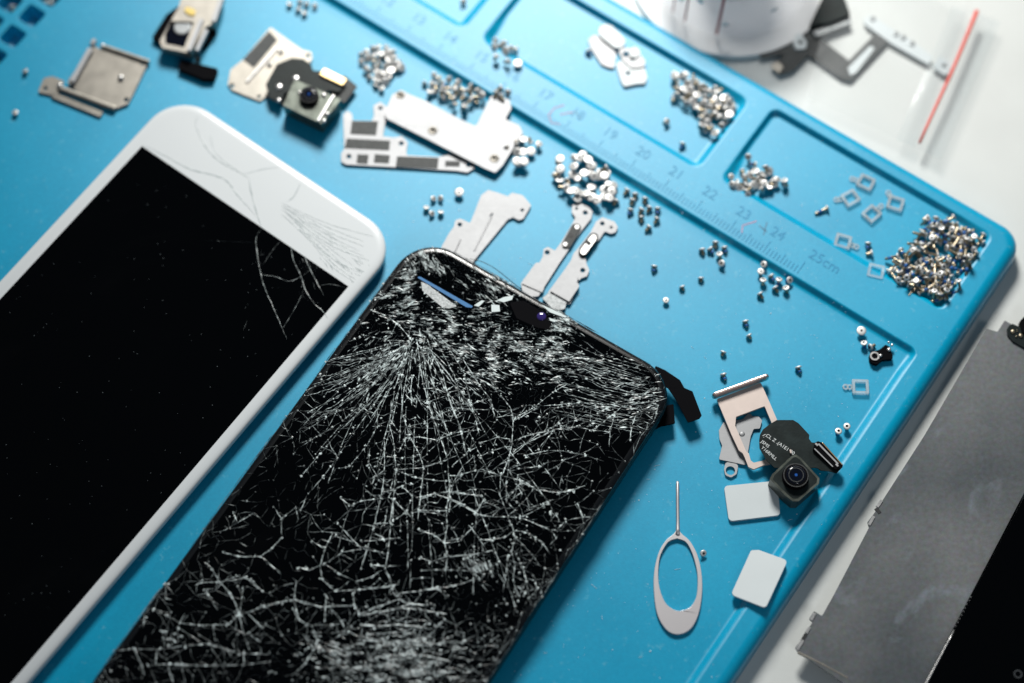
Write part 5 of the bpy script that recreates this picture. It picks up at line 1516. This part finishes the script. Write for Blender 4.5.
loose('round_pad', M_card, [(450, 300), (490, 275), (528, 300), (530, 340), (495, 362), (455, 345)], fc + 1.3, fc + 1.6, 'round white pad at the right of the white heap', 'pad', G_, r=1)

# ================================================================== RIGHT-HAND SIDE: DISPLAY BACK AND BLACK PANEL
ZS = 4.2
ctr = P(930, 500, 0)
t = thing('display_back_plate', 'large scuffed grey metal display back with small edge tabs on the white bench', 'metal plate', (ctr.x, ctr.y, 0))
main = [(986.4, 328.5), (997.5, 331.8), (1004.7, 320.3), (1012, 324.5), (1060, 350), (1040, 470), (1024, 493), (924, 684), (900, 722), (798, 652), (795, 648), (800.5, 641), (812.5, 622), (809, 619), (814, 611), (822, 616), (834, 594.5), (869, 527.5), (867.5, 522), (875, 512), (924, 436), (945, 400)]
m = MB(); m.prism(rloop(W(main, ZS), .3), ZS - .45, ZS)
m.build('shield_sheet', M_shield, t, bevel=.1)
for a_, b_ in (((876, 508), (880, 513)), ((802, 641), (806, 634))):
    ridge([a_, b_], ZS - .5, ZS + .12, 'slot', M_hole, t, .8, .02)
for a_, b_ in (((797, 650), (803, 640)), ((806, 633), (810, 627)), ((815, 613), (811, 620)), ((869, 525), (874, 516)), ((877, 507), (882, 500))):
    ridge([a_, b_], ZS - .4, ZS + .22, 'edge_tab', M_steel, t, .7, .1)
ridge([(798, 652), (822, 664), (848, 678)], ZS - .8, ZS + .05, 'folded_edge', M_nickel, t, .5, .1)
# feet the plate stands on (spacers under it)
m = MB()
m.prism(rloop(W([(1005, 345), (1060, 375), (1020, 480), (920, 676), (905, 700), (850, 672), (842, 600), (880, 530)], 3.0), .5), 0.02, ZS - .45)
m.build('backing_block', M_barrel, t)
plate('screw_boss', M_flex, Z((960, 300), 11.39, [(535, 330), (560, 290), (600, 270), (760, 345), (760, 560), (600, 470), (540, 400)]), ZS, ZS + .5, t, r=.6, bevel=.1)
for q in ((600, 362), (690, 408), (648, 352), (640, 420)):
    p = P(*Z((960, 300), 11.39, [q])[0], ZS + .5); r_ = .55 if q[0] in (600, 690) else .2
    m = MB(); m.lathe([(r_, 0), (r_, .25), (r_ * .6, .4)], (p.x, p.y, ZS + .5), 12); m.build('brass_stud', M_screw, t, smooth=True)
o = plate('corner_block', M_barrel, [(1020, 321), (1026, 314.5), (1060, 330), (1055, 350), (1022, 332)], ZS - 1, ZS + 1.0, t, r=.3, bevel=.2)
# black glass panel lying beyond it
ctr = P(1000, 640, 0)
t = thing('phone_display', 'glossy black display panel at the bottom right corner beside the grey metal sheet', 'display', (ctr.x, ctr.y, 0))
ZP = 6.0
m = MB(); m.prism(rloop(W([(1027, 491), (1120, 520), (1120, 800), (860, 800), (926.5, 684)], ZP), .4), .1, ZP)
m.build('glass', M_glass, t, bevel=.25)
p0, p1 = P(925.5, 684, ZP), P(953, 632, ZP)
m = MB(); m.tube([P(*q, ZP + .02) for q in ((918, 698), (926, 683.5), (940, 657), (949, 640), (954, 630))], lambda f: .28 * (1 - .55 * f), 8); m.build('bright_edge', M_steel, t, smooth=True)
m = MB(); random.seed(3)
for k in range(9):
    f = k / 8; p = P(956 + 15 * f + random.uniform(-.5, .5), 626 - 29 * f, ZP + .02); m.lathe([(.14, 0), (.1, .1)], (p.x, p.y, ZP), 6)
m.build('edge_chips', M_steel, t)
m = MB(); p = P(1018, 674, ZP); m.prism(circ(p, .95, 20), ZP, ZP + .03, [circ(p, .7, 20)]); m.build('home_ring', principled('dim_ring', (.05, .055, .06), .4), t)

# ================================================================== PAPER ROLL AND PART BAG
c = P(731, -27, 0)
t = thing('tape_roll', 'thick white roll with thin red stripes standing on its side at the top', 'roll', (c.x, c.y, 0))
RR, HH = 21.2, 20.5
m = MB()
m.loft([[(c.x + r_ * math.cos(2 * math.pi * i / 96), c.y + r_ * math.sin(2 * math.pi * i / 96), z_) for i in range(96)] for r_, z_ in ((RR, 1.9), (RR + .3, 2.4), (RR + .3, HH - .5), (RR - .2, HH))], cap=False)
ro = m.build('roll_body', M_roll, t, smooth=True)
m = MB(); m.prism(circ(c, 9.6, 48), .2, HH - .1, [circ(c, 8.4, 48)]); m.build('core', M_paperw, t)
m = MB(); m.prism(circ(c, RR + 5.8, 96), .1, 1.6, [circ(c, 9.8, 48)]); m.build('reel_flange', M_paperw, t, bevel=.4)
m = MB(); m.prism(circ(c, RR + .1, 96), HH, HH + .3, [circ(c, 9.2, 48)]); m.build('top_sheet', M_rolltop, t)
def side_line(a, rad, z0, z1_, wd, mat, parent, skew=0):
    m = MB(); n = 8; vs_ = []
    for i in range(n + 1):
        z = z0 + (z1_ - z0) * i / n; aa = a + skew * i / n
        for s_ in (-1, 1): vs_.append((c.x + rad * math.cos(aa + s_ * wd / rad / 2), c.y + rad * math.sin(aa + s_ * wd / rad / 2), z))
    m.add(vs_, [(2 * i, 2 * i + 1, 2 * i + 3, 2 * i + 2) for i in range(n)]); return m.build('red_stripe', mat, parent)
for px_, mt, wd in ((677, M_dullred, .5), (688.5, M_dullred, .6), (720, M_dullred, .75)):
    q = P(px_, 30, 10); dx = (q.x - c.x); a = -math.acos(max(-1, min(1, dx / RR)))
    side_line(a, RR + .36, 2.5, HH - .6, wd, mt, t, .02)
for px_ in (697, 731, 745):
    q = P(px_, 0, HH); m = MB(); z = HH + .38
    y0_ = c.y - math.sqrt(max(0, RR ** 2 - (q.x - c.x) ** 2))
    m.add([(q.x - .35, y0_ + .3, z), (q.x + .35, y0_ + .3, z), (q.x + .6, y0_ + 9, z), (q.x - .1, y0_ + 9, z)], [(0, 1, 2, 3)]); m.build('red_stripe', M_red, t)
for px_, zz_ in ((682, 11), (727, 8), (774, 12), (700, 15)):  # lamp reflections on the roll side, imitated by white discs
    q = P(px_, 30, 10); a = -math.acos(max(-1, min(1, (q.x - c.x) / RR))); m = MB(); ctr_ = Vector((c.x + (RR + .36) * math.cos(a), c.y + (RR + .36) * math.sin(a), zz_))
    qn = Vector((math.cos(a), math.sin(a), 0)).to_track_quat('Z', 'Y')
    m.lathe([(1.1, 0), (.9, .12), (.2, .2)], ctr_, 14, q=qn); m.build('painted_glint', M_paperw, t, smooth=True)

# parts inside the bag (each lies on the bench)
oj, sj = (760, 0), 4.267
zt = 1.0
ctr = P(830, 50, 0)
t = thing('flex_cable', 'dark angular ribbon cable running under the clear bag beside the roll', 'ribbon cable', (ctr.x, ctr.y, 0))
plate('ribbon', M_mesh, Z(oj, sj, [(0, 215), (130, 185), (180, 130), (240, 150), (380, 258), (500, 135), (552, 168), (388, 342), (345, 330), (205, 232), (140, 300), (85, 318), (45, 282), (110, 230), (60, 235), (0, 250)]), zt, zt + .35, t, r=.4, bevel=.05)
plate('component', M_flex, Z(oj, sj, [(210, 110), (290, -60), (350, -40), (385, 60), (300, 95)]), zt, zt + 2.4, t, r=.4, bevel=.2)
plate('component', M_silver, Z(oj, sj, [(225, 135), (380, 62), (392, 95), (300, 130), (240, 155)]), zt, zt + 1.3, t, r=.3, bevel=.15)
plate('eyelet_tab', M_card, Z(oj, sj, [(150, 150), (172, 140), (200, 180), (195, 208), (155, 210), (142, 185)]), zt + .35, zt + .8, t, r=.6, holes=[(800.5, 42, .5)], bevel=.1)
plate('label_tab', M_card, Z(oj, sj, [(375, 290), (470, 195), (490, 205), (410, 310), (385, 322)]), zt + .35, zt + .5, t, r=.4, bevel=.03)
plate('gold_tail', M_nickel, Z(oj, sj, [(45, 282), (75, 262), (100, 285), (80, 312)]), zt + .35, zt + .55, t, r=.2, bevel=.03)
ctr = P(895, 40, 0)
t = thing('white_strip', 'long pale metal strip with square eyelet end inside the clear bag', 'metal strip', (ctr.x, ctr.y, 0))
plate('strip', M_card, Z(oj, sj, [(440, 80), (475, 62), (560, 120), (640, 165), (735, 240), (720, 275), (560, 185), (450, 105)]), zt, zt + .5, t, r=.4, bevel=.1)
plate('eyelet_end', M_card, Z(oj, sj, [(765, 240), (818, 268), (806, 312), (785, 318), (738, 285)]), zt, zt + .6, t, holes=[(944.5, 65.5, .55)], r=.3, bevel=.1)
for q in ((480, 80), (580, 145), (610, 160), (648, 186)):
    p = P(*Z(oj, sj, [q])[0], zt + .5); m = MB(); m.lathe([(.8, 0), (.8, .2), (.5, .3)], (p.x, p.y, zt + .5), 12); m.build('rivet', M_silver, t)
# clear bag
ctr = P(870, 60, 0)
t = thing('zip_bag', 'clear plastic zip bag with a red closing line holding spare parts', 'plastic bag', (ctr.x, ctr.y, 0))
def film(name, corners, mat, z, amp, nx=40, ny=40, parent=None, seed=0.):
    """wrinkled sheet through four bench corners"""
    a, b, c_, d = [Vector(P(*q, z)[:2]) for q in corners]; vs_ = []; fs_ = []
    for j in range(ny + 1):
        for i in range(nx + 1):
            u, v = i / nx, j / ny; q = a.lerp(b, u).lerp(d.lerp(c_, u), v)
            e = min(u, 1 - u, v, 1 - v) * 2.5
            hgt = z + min(1, e) * amp * (.55 + noise.noise(Vector((q.x * .055 + seed, q.y * .055, 1.7))) + .35 * noise.noise(Vector((q.x * .16 + q.y * .05, q.y * .12 + seed, 4.2))))
            vs_.append((q.x, q.y, max(z, hgt)))
    for j in range(ny):
        for i in range(nx):
            k = j * (nx + 1) + i; fs_.append((k, k + 1, k + nx + 2, k + nx + 1))
    m = MB(); m.add(vs_, fs_); return m.build(name, mat, parent, smooth=True)
film('bag_film', [(845, -60), (996, 22), (938, 158), (806, 98)], M_film, 2.6, .5, 60, 50, t)
film('seal_fold', [(952, 6), (968, 12), (914, 148), (896, 140)], M_fold, 3.3, .35, 8, 40, t, 5.)
film('bag_mouth', [(980, 14), (1001, 22), (941, 160), (924, 152)], M_fold, 3.3, .25, 8, 40, t, 9.)
m = MB(); pts = [P(*q, 4.6) for q in ((977, 11), (971, 26), (962, 48), (951, 74), (938, 102), (927, 126), (919.5, 143))]
m.tube(pts, lambda f: .55 - .22 * f, 8); m.build('red_zip_line', M_red, t, smooth=True)

# ================================================================== DUST
random.seed(41)
def screen_dust(fr, box, z, count, parent, keep=lambda p: True):
    m = MB()
    for _ in range(count):
        p = fr.w(random.uniform(box[0] + 2, box[1] - 2), random.uniform(box[2] + 2, min(box[3], 125)))
        if not keep(p): continue
        r_ = random.uniform(.05, .12); m.lathe([(r_, 0), (r_ * .6, .03)], (p.x, p.y, z), 5)
    m.build('screen_dust', M_faint, parent)
M_faint = principled('faint_dust', (.10, .12, .13), .8)
screen_dust(WHT, (-105.9, -39.8, 13.2, 125), ZW + .035, 170, wht)
random.seed(77)
m = MB()
for _ in range(900):
    x, y = random.uniform(330, 960), random.uniform(120, 680)
    q = P(x, y, 5); u, v = MAT.uv(q)
    if u > 6 or v < 4 or inside_blk(P(x, y, 9), -2): continue
    z = mat_z(u, v); r_ = random.uniform(.04, .11) if random.random() < .93 else random.uniform(.12, .22)
    p = P(x, y, z); m.lathe([(r_, 0), (r_ * .7, r_ * .7)], (p.x, p.y, z), 5)
for _ in range(26):                          # lint
    x, y = random.uniform(480, 900), random.uniform(200, 660)
    q = P(x, y, 5); u, v = MAT.uv(q)
    if u > 0 or v < 4 or inside_blk(P(x, y, 9), -4): continue
    a = random.uniform(0, 6.3); l_ = random.uniform(.5, 1.8); z = mat_z(u, v) + .06; k_ = random.uniform(-.5, .5)
    m.tube([(q.x + math.cos(a + k_ * f) * l_ * f, q.y + math.sin(a + k_ * f) * l_ * f, z) for f in (0, .33, .66, 1)], .035, 4)
o = m.build('dust', M_dust); tag(o, 'pale dust specks scattered over the blue mat', 'dust'); o['kind'] = 'stuff'
print('screws', NSCREW, NBULK, 'objects', len(bpy.data.objects))
